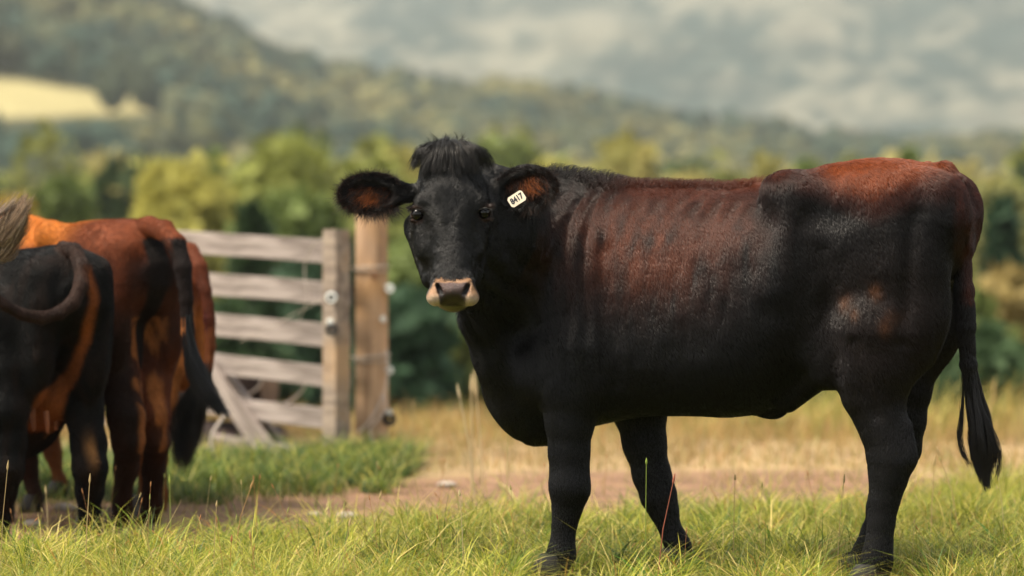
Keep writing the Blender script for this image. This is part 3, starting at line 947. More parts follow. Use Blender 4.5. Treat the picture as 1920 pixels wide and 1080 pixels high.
# hips, thighs, pins
for s in (1, -1):
    h = PV(1482, 352, .22)
    f.ell((h[0] + .01, s * .210, h[2] - .030), (.085, .050, .062), rotrows((0, 1, 0), -.5, np.eye(3)), .05)
    f.cone((h[0] - .02, s * .215, h[2] - .02), (h[0] + .05, s * .235, h[2] - .30), .040, .035, k=.09)
    f.cone((h[0], s * .18, h[2] - .04), (h[0] - .32, s * .13, h[2] + .0), .055, .07, k=.07)
    c = PV(1620, 455, .15); f.ell((c[0], s * .14, c[2]), (.27, .125, .25), None, .05)
    c = PV(1650, 560, .15); f.ell((c[0] - .02, s * .145, c[2]), (.20, .10, .27), rotrows((0, 1, 0), .12, np.eye(3)), .05)
    c = PV(1772, 395, 0);  f.ell((c[0], s * .105, c[2]), (.10, .085, .12), None, .05)
    c = PV(1765, 365, 0);  f.ell((c[0] - .01, s * .125, c[2]), (.05, .045, .05), None, .04)
    # stifle fold towards the flank
    c = PV(1570, 650, .16); f.ell((c[0], s * .165, c[2]), (.10, .06, .13), None, .06)
# flank fold, navel
f.cone(PV(1555, 690, .13), PV(1480, 752, .07), .035, .03, k=.05)
f.cone(PV(1555, 690, -.13), PV(1480, 752, -.07), .035, .03, k=.05)
f.ell(PV(1447, 768, .0), (.05, .03, .030), None, .025)
f.ell(PV(1560, 700, 0), (.12, .10, .05), None, .04)
# legs (photo x, photo y, half width in photo pixels)
def leg(rows, v0, v1, k, flat, fr=(0, 1, 0)):
    n = len(rows); out = []
    for i, (x, y, hw) in enumerate(rows):
        v = lerp(v0, v1, i / (n - 1)); p = PV(x, y, v)
        out.append((p, hw * px_m(p)))
    f.chain(out, k, flat, fr)
    return out
fn = leg([(1085, 650, 78), (1072, 730, 58), (1068, 790, 44), (1067, 850, 36), (1068, 890, 34), (1068, 920, 34), (1063, 955, 25), (1058, 985, 20), (1055, 1015, 19), (1052, 1040, 24), (1048, 1058, 24)], .15, .17, .025, .85)
f.ell(PV(1068, 912, .17), (.062, .052, .062), None, .02)
ff = leg([(1195, 700, 58), (1200, 770, 48), (1208, 830, 39), (1222, 890, 33), (1235, 930, 31), (1246, 960, 24), (1256, 990, 18), (1266, 1012, 20), (1276, 1026, 21)], -.14, -.15, .025, .85)
hn = leg([(1640, 620, 95), (1638, 690, 74), (1638, 740, 54), (1652, 790, 43), (1664, 830, 38), (1669, 865, 38), (1665, 900, 31), (1657, 940, 25), (1652, 980, 22), (1648, 1020, 22), (1644, 1052, 26), (1640, 1075, 26)], .16, .17, .03, .75)
f.ell(PV(1696, 858, .165), (.028, .028, .048), None, .025)       # point of hock
f.cone(PV(1697, 800, .165), PV(1702, 858, .165), .018, .024, k=.03)
hf = leg([(1722, 520, 76), (1734, 600, 44), (1718, 670, 42), (1704, 730, 38), (1700, 790, 32), (1688, 840, 35), (1668, 890, 29), (1652, 950, 23), (1638, 1000, 20), (1625, 1035, 22), (1614, 1060, 28)], -.14, -.15, .03, .75)
f.cone(PV(1788, 455, -.14), PV(1742, 620, -.14), .052, .03, k=.04)
# tail: dock and tail down behind the near buttock
tl = [(1735, 318, .022), (1768, 326, .034), (1790, 350, .037), (1799, 400, .034), (1803, 470, .030), (1807, 540, .027), (1811, 610, .024), (1815, 680, .022), (1820, 740, .020)]
tv = [.0, .0, .005, .01, .012, .012, .01, .0, -.01]
tail_pts = []
for (x, y, r), v in zip(tl, tv):
    p = PV(x, y, v)
    tail_pts.append((p, r))
f.chain(tail_pts, .012)

# --- head (photo pixel, depth)
Rf = rotrows(HX, math.radians(-24), HR)      # face frame: leaning back from the muzzle to the poll
f.ell(HD(845, 345, 9.56), (.101, .115, .105), HR, .04)
f.ell(HD(846, 385, 9.52), (.098, .085, .085), Rf, .04)
f.cone(HD(843, 318, 9.56), HD(843, 318, 9.60), .070, .075, k=.04)
for s in (-1, 1):
    f.ell(HD(845 + s * 53, 384, 9.472), (.026, .036, .034), Rf, .025)                   # brow over the eye
    f.cone(HD(845 + s * 54, 412, 9.50), HD(845 + s * 44, 470, 9.44), .038, .034, k=.03)   # cheek bone
    f.cone(HD(845 + s * 50, 430, 9.60), HD(846 + s * 34, 520, 9.46), .060, .035, k=.04)   # jaw
f.cone(HD(846, 385, 9.465), HD(849, 515, 9.345), .074, .052, .85, Rf[1], k=.05)        # nose bone
f.cone(HD(846, 440, 9.50), HD(849, 540, 9.38), .078, .060, k=.04)
f.cone(HD(846, 500, 9.52), HD(850, 555, 9.38), .055, .045, k=.04)                      # lower jaw
# muzzle
f.ell(HD(849, 543, 9.335), (.062, .060, .040), HR, .02)
f.cone(HD(822, 526, 9.325), HD(876, 526, 9.325), .021, .021, k=.02)
for s in (-1, 1):
    f.ell(HD(849 + s * 31, 556, 9.330), (.032, .048, .031), HR, .018)
    f.ell(HD(849 + s * 26, 537, 9.315), (.022, .030, .024), HR, .015)
f.ell(HD(849, 572, 9.375), (.046, .050, .010), HR, .010)                                # chin
for s in (-1, 1):                                                                    # nostrils
    Rn = rotrows(HY, s * math.radians(30), HR)
    f.ell(HD(849 + s * 27, 539, 9.272), (.0085, .034, .020), Rn, .005, sub=True)
    f.ell(HD(849 + s * 23, 549, 9.272), (.011, .026, .0075), HR, .005, sub=True)
f.cone(HD(812, 573, 9.285), HD(886, 573, 9.285), .0035, .0035, k=.004, sub=True)          # mouth line
# eye sockets
EYES = [HD(784, 402, 9.452), HD(907, 399, 9.452)]
for e, s in zip(EYES, (-1, 1)):
    f.ell(e + .002 * HY * -1, (.022, .026, .016), HR, .010, sub=True)
    up = e + HZ * .0195 + HX * s * .002
    f.cone(up - HX * .020 + HY * .002, up + HX * .018 - HY * .002, .0085, .0085, k=.008)
    dn = e - HZ * .0195 + HX * s * .001
    f.cone(dn - HX * .016 + HY * .004, dn + HX * .015 + HY * .002, .0075, .0075, k=.008)
# ears: cupped leaves
def ear(root, mid, tip, ang, w):
    root, mid, tip = map(np.array, (root, mid, tip))
    ax = tip - root; L = np.linalg.norm(ax); ax /= L
    fr = -HY - ax * (-HY @ ax); fr /= np.linalg.norm(fr)
    up = np.cross(ax, fr)
    R = np.array([ax, fr, up])
    f.cone(root, root + ax * L * .45, .028, .034, .8, fr, k=.03)
    c = root + ax * L * .58
    f.ell(c, (L * .47, .034, w), R, .025)
    f.ell(c + fr * .030 + ax * .006, (L * .40, .034, w * .80), R, .008, sub=True)
    return c, R, L
EAR = [ear(HD(772, 362, 9.58), 0, HD(643, 362, 9.55), 0, .062), ear(HD(912, 368, 9.60), 0, HD(1037, 344, 9.54), 0, .073)]

V, Fc = f.mesh()
V = smooth_mesh(V, Fc, 2, 0.5)
N = vnormals(V, Fc)
# --- surface relief: ribs, neck folds, small veins and muscles
def screen(Vl):
    W = CO + Vl[:, 0:1] * cF + Vl[:, 1:2] * cL; z = Vl[:, 2]
    return 960 + W[:, 0] / W[:, 1] * FPX, HOR - (z - CAMZ) / W[:, 1] * FPX
u_, v_, z_ = V.T
A0 = PV(1110, 400, .25)[0]; A1 = PV(1400, 400, .25)[0]
zr = lambda py: PV(1250, py, .25)[2]
near = (np.abs(N[:, 1]) > .3)
# ribs: slanted ridges on both flanks
ph = (u_ + (z_ - .9) * .20 + .035 * (fbm(V * 4, 2, 77) - .5))
rib = np.sin((ph) * 2 * math.pi / .063)
rm = sstep(A1 - .05, A1 + .10, u_) * (1 - sstep(A0 - .02, A0 + .09, u_)) * sstep(zr(650), zr(520), z_) * (1 - sstep(zr(395), zr(360), z_)) * near
rn_ = sstep(.38, .62, fbm(V * np.array([4, 4, 3.]), 2, 99))
disp = rib * rm * .0046 * rn_
# neck and shoulder folds
c0, c1 = PV(930, 500, .25)[0], PV(1140, 500, .2)[0]
q = u_ * 1.0 - v_ * .35 + (z_ - .9) * -.10 + .02 * (fbm(V * 6, 2, 5) - .5)
fold = np.sin(q * 2 * math.pi / .058 + 2.0 * (fbm(V * np.array([5, 5, 1.5]), 2, 9) - .5))
fm = sstep(c1 - .03, c1 + .08, u_) * sstep(zr(720), zr(600), z_) * (1 - sstep(zr(370), zr(345), z_)) * near * ((v_ < .34) | (((V - HD(849, 545, 9.30)) @ HX > .09) & ((V - HD(849, 545, 9.30)) @ HY > .17)))
disp += (np.abs(fold) ** 1.3 * np.sign(fold)) * fm * .0060 * (.5 + fbm(V * 5, 2, 31))
body = (v_ < .36)
disp += (fbm(V * 7, 3, 3) - .5) * .016 * body * sstep(.42, .72, z_)
disp += (fbm(V * np.array([24, 24, 7]), 2, 13) - .5) * .0035 * body
# hollow before the hip (paralumbar fossa)
hc_ = PV(1440, 430, .25)
disp -= .026 * np.exp(-(((u_ - hc_[0]) / .05) ** 2 + ((z_ - hc_[2]) / .09) ** 2)) * near
hc2 = PV(1575, 385, .2)
disp -= .012 * np.exp(-(((u_ - hc2[0]) / .11) ** 2 + ((z_ - hc2[2] + .03) / .05) ** 2)) * near
for (x0, y0, x1, y1, dp, wd) in ((1712, 400, 1690, 640, .010, .028), (1545, 470, 1568, 700, .010, .035), (1130, 470, 1150, 720, .009, .030), (1600, 640, 1640, 780, .007, .022)):
    a_, b_ = PV(x0, y0, .25)[[0, 2]], PV(x1, y1, .25)[[0, 2]]
    q_ = np.stack([u_, z_], 1) - a_; e_ = b_ - a_
    t_ = np.clip(q_ @ e_ / (e_ @ e_), 0, 1)
    dd_ = np.linalg.norm(q_ - t_[:, None] * e_, axis=1)
    disp -= dp * np.exp(-(dd_ / wd) ** 2) * (v_ > 0) * near
V = V + N * disp[:, None]
N = vnormals(V, Fc)

MUZ = HD(849, 545, 9.30)
def head_xyz(p):
    """world-aligned offsets (right, depth, up) from the muzzle"""
    d = p - MUZ
    return d @ HX, d @ HY, d @ HZ
BLACK = np.array([.0034, .0031, .0029]); BROWNB = np.array([.0085, .0042, .0028]); RED = np.array([.21, .044, .007]); REDD = np.array([.055, .011, .0035])
def cow_color(p, n=None, hair=False):
    px, py = screen(p)
    c = np.tile(BLACK, (len(p), 1))
    nz = fbm(p * 6, 3, 21); nf = fbm(p * np.array([30, 30, 9]), 2, 23)
    body = (p[:, 1] < .33)
    u, v, z = p.T
    U = lambda x: PV(x, 400, .2)[0]
    Zp = lambda y: PV(1300, y, .2)[2]
    # rusty band along the back, wider over ribs and croup
    du = u
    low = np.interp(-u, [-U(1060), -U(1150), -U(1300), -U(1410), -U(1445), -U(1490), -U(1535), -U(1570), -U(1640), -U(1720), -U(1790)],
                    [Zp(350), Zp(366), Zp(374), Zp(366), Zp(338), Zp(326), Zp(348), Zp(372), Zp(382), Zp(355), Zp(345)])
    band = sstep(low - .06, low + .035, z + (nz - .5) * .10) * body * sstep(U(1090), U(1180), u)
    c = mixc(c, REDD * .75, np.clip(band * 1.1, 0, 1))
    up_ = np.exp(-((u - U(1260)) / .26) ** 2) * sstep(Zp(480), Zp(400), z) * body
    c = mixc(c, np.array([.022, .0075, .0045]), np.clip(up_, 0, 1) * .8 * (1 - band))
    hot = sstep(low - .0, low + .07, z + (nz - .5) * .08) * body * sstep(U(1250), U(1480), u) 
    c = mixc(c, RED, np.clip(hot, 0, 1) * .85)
    # rusty patch over the ribs
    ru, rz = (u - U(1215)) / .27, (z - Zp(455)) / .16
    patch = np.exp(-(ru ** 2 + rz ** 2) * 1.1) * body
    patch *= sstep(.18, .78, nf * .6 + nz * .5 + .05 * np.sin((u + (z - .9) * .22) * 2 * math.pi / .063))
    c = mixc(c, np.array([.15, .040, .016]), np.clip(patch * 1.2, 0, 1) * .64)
    ru, rz = (u - U(1350)) / .12, (z - Zp(420)) / .10
    c = mixc(c, np.array([.085, .030, .018]), np.clip(np.exp(-(ru ** 2 + rz ** 2)) * (nf * 1.2) * body, 0, 1))
    # brown thigh and lower legs
    th = np.exp(-(((u - U(1660)) / .22) ** 2 + ((z - Zp(600)) / .25) ** 2)) * body
    c = mixc(c, BROWNB, np.clip(th * 1.2, 0, 1))
    for (x, y, r) in ((1583, 562, .022), (1602, 585, .014), (1640, 540, .02), (1672, 590, .02), (1660, 610, .02)):
        q = PV(x, y, .25)
        c = mixc(c, np.array([.16, .06, .02]), np.exp(-(((u - q[0]) / r) ** 2 + ((z - q[2]) / (r * 1.3)) ** 2)) * .35 * (v > 0) * (nf * 1.6))
    # rear edge of tail red
    tq = sstep(U(1775), U(1800), u) * (z > .9) * (z < 1.3) * body
    c = mixc(c, REDD, np.clip(tq * .9 * (nf * 1.6), 0, 1))
    # head: muzzle pale ring, pigmented nose
    X, Y, Z = head_xyz(p)
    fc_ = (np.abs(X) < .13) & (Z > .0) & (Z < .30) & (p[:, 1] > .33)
    c = mixc(c, np.array([.0085, .0082, .0078]), fc_ * .9)  # sheen on the face hair, painted into the coat as a greyer black
    hd = (Y < .16) & (np.abs(X) < .12) & (Z < .10)
    pxx, pyy = np.abs(X) / .00166, -Z / .00166        # offsets in photo pixels from the muzzle centre, right and down
    wob = (fbm(p * 90, 2, 44) - .5)
    edge = np.interp(pyy, [-24, -14, 16, 24, 30], [30, 36, 52, 54, 54])
    toph = -24 + 2.5 * np.cos(pxx / 9.) + wob * 4
    ring = hd * (Y < .075) * sstep(toph - 1.2, toph + 1.2, pyy) * sstep(edge + 2, edge - 2, pxx + wob * 4)
    pink = mixc(np.tile(np.array([.43, .235, .12]), (len(p), 1)), np.array([.54, .41, .29]), sstep(2, 20, pyy))
    pink = pink * (.80 + .4 * fbm(p * 160, 2, 45))[:, None]
    c = mixc(c, pink, ring)
    iw = np.interp(pyy, [-20, -14, 0, 12, 30], [24, 31, 31, 25, 24])
    inn = hd * (Y < .075) * sstep(-16.5, -14, pyy + wob * 3) * sstep(iw + 2, iw - 2, pxx + wob * 3)
    plate = mixc(np.tile(np.array([.105, .060, .052]), (len(p), 1)), np.array([.022, .011, .008]), sstep(-6, 12, pyy + wob * 8))
    c = mixc(c, plate * (.85 + .3 * fbm(p * 220, 1, 47))[:, None], inn)
    nx_ = np.interp(pyy, [-14, -8, 0, 8], [30, 28, 24, 20])
    c = mixc(c, np.array([.004, .003, .003]), hd * (Y < .075) * sstep(5.5, 3.5, np.abs(pxx - nx_)) * sstep(-14, -11, pyy) * sstep(10, 7, pyy))
    # chin: greenish cud stain
    ch = hd * (Y < .12) * sstep(-.046, -.050, Z)
    c = mixc(c, np.array([.10, .085, .02]), ch * .85)
    # ears: reddish inside
    for (ec, R, L) in EAR:
        d = p - ec
        a, b, w = d @ R[0], d @ R[1], d @ R[2]
        m = np.exp(-((a - .0) / .05) ** 2 - ((w + .008) / .030) ** 2) * (b > -.004) * (np.abs(a) < L * .5)
        c = mixc(c, np.array([.09, .024, .007]), np.clip(m * 1.2, 0, 1) * sstep(.42, .6, nf) * .8)
        e = sstep(L * .36, L * .47, np.abs(a)) * (np.abs(a) < L * .6) * (np.abs(w) < .09) * (np.abs(b) < .08) * (a > 0)
        c = mixc(c, REDD * .6, e * .5)
    # eyelids
    for e in EYES:
        d = p - e
        r = np.sqrt((d @ HX) ** 2 + (d @ HZ) ** 2 + (d @ HY) ** 2)
        c = mixc(c, np.array([.040, .021, .015]), sstep(.036, .028, r) * .8)
    # hooves
    c = mixc(c, np.array([.05, .04, .032]), sstep(.06, .05, z) * body)
    return np.clip(c, 0, 1)

cow = empty('cow', tuple(CO), math.atan2(cF[1], cF[0]))
tag(cow, 'large black cow with rusty back standing broadside, numbered tag in its ear', 'cow', 'cows grazing in the pasture')
skin = attr_mat('cow_skin', rough=.7, noise=.3, nscale=40, bump=.12, bscale=300, spec=.15)
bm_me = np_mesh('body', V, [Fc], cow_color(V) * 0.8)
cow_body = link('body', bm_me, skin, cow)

# wet nose: a slightly glossier skin over the muzzle comes from the same mesh, by a face material
nose_m = attr_mat('nose_skin', rough=.33, noise=.15, nscale=200, bump=.6, bscale=300, spec=.5)
bm_me.materials.append(nose_m)
fcn = V[Fc].mean(1)
Xn, Yn, Zn = head_xyz(fcn)
isn = (Yn < .085) & (np.abs(Xn) < .1) & (Zn < .036)
mi = np.zeros(len(bm_me.polygons), dtype=np.int32)
if len(mi) == len(isn): mi[isn] = 1
bm_me.polygons.foreach_set('material_index', mi)

# eyes
def uv_ball(name, c, r, mat, parent, sx=1.0):
    n, m = 24, 16
    th = np.linspace(0, math.pi, m); ph_ = np.linspace(0, 2 * math.pi, n, endpoint=False)
    T, Pp = np.meshgrid(th, ph_, indexing='ij')
    co = np.stack([np.sin(T) * np.cos(Pp), np.sin(T) * np.sin(Pp), np.cos(T)], -1).reshape(-1, 3) * r
    idx = np.arange(m * n).reshape(m, n)
    F_ = np.stack([idx[:-1], np.roll(idx, -1, 1)[:-1], np.roll(idx, -1, 1)[1:], idx[1:]], -1).reshape(-1, 4)[:, ::-1]
    me = np_mesh(name, co + np.array(c), [F_])
    return link(name, me, mat, parent)
eye_m = plain_mat('eye_dark', (.004, .003, .003), rough=.05, spec=.3)
for e in EYES:
    uv_ball('eye', e + HY * .006, .0225, eye_m, cow)

# ---- hooves are part of the legs: cloven, horn coloured
horn = plain_mat('hoof_horn', (.014, .011, .009), rough=.5, noise=.4, nscale=50)
def hoof(parent, c, r, ydir=1.0):
    """two claws; c on the ground under the fetlock in the parent's frame"""
    for s in (-1, 1):
        n = 14; rings = []
        for (zz, rr, sh) in ((0, 1.0, .0), (.02, .98, .0), (.05, .86, -.012), (.075, .70, -.022)):
            a = np.linspace(0, 2 * math.pi, n, endpoint=False)
            x = np.cos(a) * r * 1.25 * rr + r * .35 + sh
            y = np.sin(a) * r * .55 * rr + s * r * .52
            rings.append(np.stack([x + c[0], y + c[1], np.full(n, zz) + c[2]], 1))
        co = np.concatenate(rings)
        idx = np.arange(len(co)).reshape(-1, n)
        F_ = np.stack([idx[:-1], np.roll(idx, -1, 1)[:-1], np.roll(idx, -1, 1)[1:], idx[1:]], -1).reshape(-1, 4)
        link('hoof', np_mesh('hoof', co, [F_, idx[0][::-1][None]]), horn, parent)
for lg, r in ((fn, .045), (ff, .045), (hn, .045), (hf, .045)):
    p = lg[-1][0]
    # pastern to the hoof
    hoof(cow, (p[0] + .02, p[1], 0.0), r)

# ---- ear tag with its number
txt_font = None
def text_mesh(s, size, name):
    cu = bpy.data.curves.new(name, 'FONT'); cu.body = s; cu.size = size; cu.align_x = 'CENTER'; cu.align_y = 'CENTER'
    cu.extrude = .0004; cu.offset = .0008
    o = bpy.data.objects.new(name, cu); COL.objects.link(o)
    dg = bpy.context.evaluated_depsgraph_get()
    me = bpy.data.meshes.new_from_object(o.evaluated_get(dg))
    bpy.data.objects.remove(o); bpy.data.curves.remove(cu)
    return me
tag_m = plain_mat('tag_plastic', (.78, .66, .50), rough=.45, noise=.12, nscale=80)
ink = plain_mat('tag_ink', (.012, .012, .02), rough=.6)
tc = HD(969, 373, 9.498)
tx = HX * math.cos(math.radians(33)) + HZ * math.sin(math.radians(33))      # along the digits
tn = -HY * .96 + HX * -.15 + HZ * .1; tn -= tx * (tn @ tx); tn /= np.linalg.norm(tn)
ty = np.cross(tn, tx)
hw, hh, ch, th_ = .0275, .0185, .006, .0012
out = [(-hw + ch, -hh), (hw - ch, -hh), (hw, -hh + ch), (hw, hh - ch), (hw - ch, hh), (-hw + ch, hh), (-hw, hh - ch), (-hw, -hh + ch)]
co = [tc + tx * a + ty * b + tn * s * th_ for s in (1, -1) for (a, b) in out]
n8 = np.arange(8)
sidef = np.stack([n8, n8 + 8, (n8 + 1) % 8 + 8, (n8 + 1) % 8], 1)
tag_o = link('ear_tag', np_mesh('ear_tag', np.array(co), [sidef, n8[None], (n8 + 8)[::-1][None]], smooth=False), tag_m, cow)
tag_o['label'] = 'cream ear tag reading 8417'
me = text_mesh('8417', .0215, 'tag_number')
tv_ = np.empty(len(me.vertices) * 3, dtype=np.float32); me.vertices.foreach_get('co', tv_); tv_ = tv_.reshape(-1, 3)
tv_[:, 1] *= 1.25
tv_ = tc + tv_[:, 0:1] * tx + tv_[:, 1:2] * ty + (tv_[:, 2:3] + th_ + .0006) * tn
me.vertices.foreach_set('co', tv_.astype(np.float32).ravel())
for _m in list(me.materials): pass
me.materials.clear()
num = link('tag_number', me, ink, tag_o)

# ---- coat
def flow(p, n):
    d = np.tile(np.array([-.45, 0, -.9]), (len(p), 1))
    X, Y, Z = head_xyz(p)
    hm = (p[:, 1] > .33) & (np.abs(X) < .14)
    # face whorl between the eyes
    w = head_xyz(HD(846, 420, 9.43)[None])
    rx, rz = X - w[0], Z - w[2]
    sw = np.array(HX)[None] * (rx * 1.2)[:, None] + np.array(HZ)[None] * rz[:, None] + np.array(HX)[None] * (-.02 * np.sign(rz) * 0)[:, None]
    sw /= np.linalg.norm(sw, axis=1)[:, None] + 1e-6
    sw += (fbm(p * 35, 2, 55)[:, None] - .5) * 1.6 * HX + (fbm(p * 35, 2, 66)[:, None] - .5) * 1.0 * HZ
    d = np.where(hm[:, None], sw, d)
    nk_ = (p[:, 1] > .12) & ~hm
    d = np.where(nk_[:, None] & (np.abs(X) >= .14)[:, None] * 0 == 1, d, d)
    for (ec, R, L) in EAR:
        a, b, ww = (p - ec) @ R[0], (p - ec) @ R[1], (p - ec) @ R[2]
        em = (np.abs(a) < L * .62) & (np.abs(ww) < .09) & (np.abs(b) < .07) & (np.abs(X) > .12)
        d = np.where(em[:, None], R[0] * 1.0 + R[2] * np.sign(ww)[:, None] * .5 * 0 - HZ * .35, d)
    low = sstep(.75, .5, p[:, 2])[:, None]
    d = d * (1 - low) + np.array([-.12, 0, -1.0]) * low
    tlm = ((p[:, 0] < tail_pts[3][0][0] + .03) & (np.abs(p[:, 1]) < .05))[:, None]
    d = np.where(tlm, np.array([0, 0, -1.0]), d)
    # clumps
    g = np.stack([fbm(p * 22, 2, 70) - .5, fbm(p * 22, 2, 71) - .5, fbm(p * 22, 2, 72) - .5], 1)
    face = (p[:, 1] > .33)[:, None]
    g2 = np.stack([fbm(p * 60, 2, 170) - .5, fbm(p * 60, 2, 171) - .5, fbm(p * 60, 2, 172) - .5], 1)
    return d + g * .42 + g2 * np.where(face, 2.0, .22)
def length(p, n):
    X, Y, Z = head_xyz(p)
    L = np.full(len(p), .023)
    L = np.where((p[:, 1] < .3) & (n[:, 2] > .6) & (p[:, 2] > 1.2), .026, L)
    L = np.where(p[:, 1] > .33, .015, L)
    L = np.where((p[:, 1] > .33) & (Z > .17), .020, L)
    for (ec, R, Le) in EAR:
        a, b, ww = (p - ec) @ R[0], (p - ec) @ R[1], (p - ec) @ R[2]
        em = (np.abs(a) < Le * .62) & (np.abs(ww) < .09) & (np.abs(b) < .07) & (np.abs(X) > .12)
        L = np.where(em, .024, L)
    mz = (Y < .09) & (np.abs(X) < .12) & (Z < .037)
    L = np.where(mz, .0015, L)
    L = L * (1 - .5 * sstep(.72, .5, p[:, 2]))
    L = np.where(p[:, 2] < .06, .004, L)
    return L * (.6 + .7 * fbm(p * 12, 2, 80))
Wn = N @ np.array([cF, cL, [0, 0, 1]])           # normals in world axes
wgt = np.where(Wn[:, 1] < .25, 1.0, .12)
wgt = np.where(V[:, 1] > .36, wgt * 2.2, wgt)
Xv, Yv, Zv = head_xyz(V)
wgt = np.where((Yv < .085) & (np.abs(Xv) < .12) & (Zv < .036), .05, wgt)
for e in EYES: wgt = np.where(np.linalg.norm(V - e, axis=1) < .029, .0, wgt)
fur_m = hair_mat('coat_hair', .35, .30)
rngc = np.random.default_rng(11)
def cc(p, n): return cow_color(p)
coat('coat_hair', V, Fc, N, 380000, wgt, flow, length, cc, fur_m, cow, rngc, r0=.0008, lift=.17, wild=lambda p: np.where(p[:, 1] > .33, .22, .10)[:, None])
# upright fringe on the back line
wt = ((N[:, 2] > .75) & (V[:, 2] > 1.2) & (V[:, 1] < .2) & (np.abs(V[:, 1]) < .10) & (V[:, 0] > PV(1420, 345, 0)[0]) & (V[:, 0] < PV(1030, 345, 0)[0])).astype(float) + 1e-9
coat('back_hair', V, Fc, N, 5000, wt, lambda p, n: np.tile(np.array([-.6, 0, .0]), (len(p), 1)), lambda p, n: .022 * (.5 + fbm(p * 20, 2, 5)), cc, fur_m, cow, rngc, r0=.0006, lift=.9, wild=.4)

def strands(roots, tips, sag, m, rng, jit=.004, curl=0.0):
    """strands from roots to tips bulging along sag (n,3)"""
    t = np.linspace(0, 1, m)
    P = roots[:, None] * (1 - t)[None, :, None] + tips[:, None] * t[None, :, None] + sag[:, None] * np.sin(t * math.pi)[None, :, None] * 1.0
    wv = rng.normal(size=(len(roots), 1, 3)) * jit * t[None, :, None]
    if curl:
        a = rng.random(len(roots))[:, None] * 6.28 + t[None] * 9
        wv = wv + curl * np.stack([np.cos(a), np.sin(a), np.sin(a * .7)], -1) * t[None, :, None]
    return P + wv

# ---- forelock: clumped locks falling from the poll over the brow
rg = np.random.default_rng(5)
Rts, Tps, Sg, Cl = [], [], [], []
NL = 96
for i in range(NL):
    a = (i + .5) / NL * 2 - 1 + rg.normal() * .04           # -1 left .. 1 right
    lay = rg.random()
    root = HD(843 + a * 30, 268 + 10 * a * a + rg.normal() * 3, 9.52 + .03 * lay)
    reach = 298 + 34 * (1 - abs(a) ** 1.3) * rg.random() ** .7 + 14 * abs(a) ** 2
    tip = HD(843 + a * 70 + 5 * np.sign(a) + rg.normal() * 6, reach + 6 * rg.normal(), 9.435 + .10 * a * a + .02 * rg.random())
    n = 36
    r = root + rg.normal(size=(n, 3)) * .006
    t = tip + rg.normal(size=(n, 3)) * .0055
    Rts.append(r); Tps.append(t); Sg.append(np.tile(-HY * .020 + HZ * .013 + HX * a * .012, (n, 1)) * (.7 + .6 * rg.random()))
for i in range(22):                                           # stray wisps standing up
    a = rg.random() * 2 - 1
    root = HD(843 + a * 36, 272 + 10 * a * a, 9.53)
    tip = root + HZ * (.012 + .030 * rg.random()) + HX * (a * .02 + rg.normal() * .018)
    n = 7
    Rts.append(root + rg.normal(size=(n, 3)) * .003); Tps.append(tip + rg.normal(size=(n, 3)) * .003); Sg.append(np.tile(HX * rg.normal() * .005, (n, 1)))
Rts, Tps, Sg = map(np.concatenate, (Rts, Tps, Sg))
S = strands(Rts, Tps, Sg, 8, rg, .0035)
cr = np.tile(np.array([.014, .012, .010]), (len(S), 1)) * (.4 + 2.0 * rg.random(len(S)) ** 2)[:, None]
hair_object('forelock', S, np.tile(np.linspace(.0006, .0002, 8), (len(S), 1)), cr, fur_m, cow)

# ---- ear hair: fringe round the rim, rusty tufts inside
Rts, Tps, Sg, Cl = [], [], [], []
for (ec, R, L) in EAR:
    n = 7000
    a = rg.random(n) * 2 * math.pi
    rim = ec + (np.cos(a) * L * .44)[:, None] * R[0] + (np.sin(a) * .056)[:, None] * R[2] + R[1] * .008 + rg.normal(size=(n, 3)) * .004
    outw = np.cos(a)[:, None] * R[0] + np.sin(a)[:, None] * R[2]
    keep = np.cos(a) > -.75
    rim, outw, a = rim[keep], outw[keep], a[keep]
    ln = .006 + .010 * rg.random(len(rim)) + .010 * (outw @ HZ < -.3) * rg.random(len(rim))
    Rts.append(rim); Tps.append(rim + (outw + .7 * rg.normal(size=rim.shape)) * ln[:, None] + R[1] * .006 - HZ * .004); Sg.append(np.zeros_like(rim))
    Cl.append(np.where((rg.random(len(rim)) < .25)[:, None], np.array([.05, .020, .010]), np.array([.010, .007, .006])))
    n = 2600
    b = (rg.random(n) - .5) * L * .62; w = (rg.random(n) - .62) * .060
    r0_ = ec + b[:, None] * R[0] + w[:, None] * R[2] - R[1] * (.002) 
    dr = R[0] * .5 + R[1] * .5 - HZ * .55 + rg.normal(size=(n, 3)) * .25
    Rts.append(r0_); Tps.append(r0_ + dr * (.020 + .018 * rg.random(n))[:, None]); Sg.append(R[1] * np.full((n, 1), .005))
    hot = rg.random(n)[:, None]
    pt = sstep(.45, .15, np.abs(b / L + (.0 if ec is EAR[0][0] else -.08)) * 1.6 + np.abs(w + .012) * 9)[:, None]
    Cl.append(np.where(hot < .15 + .6 * pt, np.array([.42, .115, .022]) * (.25 + hot * 1.1), np.array([.010, .006, .005])))
Rts, Tps, Sg, Cl = map(np.concatenate, (Rts, Tps, Sg, Cl))
S = strands(Rts, Tps, Sg, 5, rg, .003)
hair_object('ear_hair', S, np.tile(np.linspace(.0004, .00015, 5), (len(S), 1)), Cl, fur_m, cow)

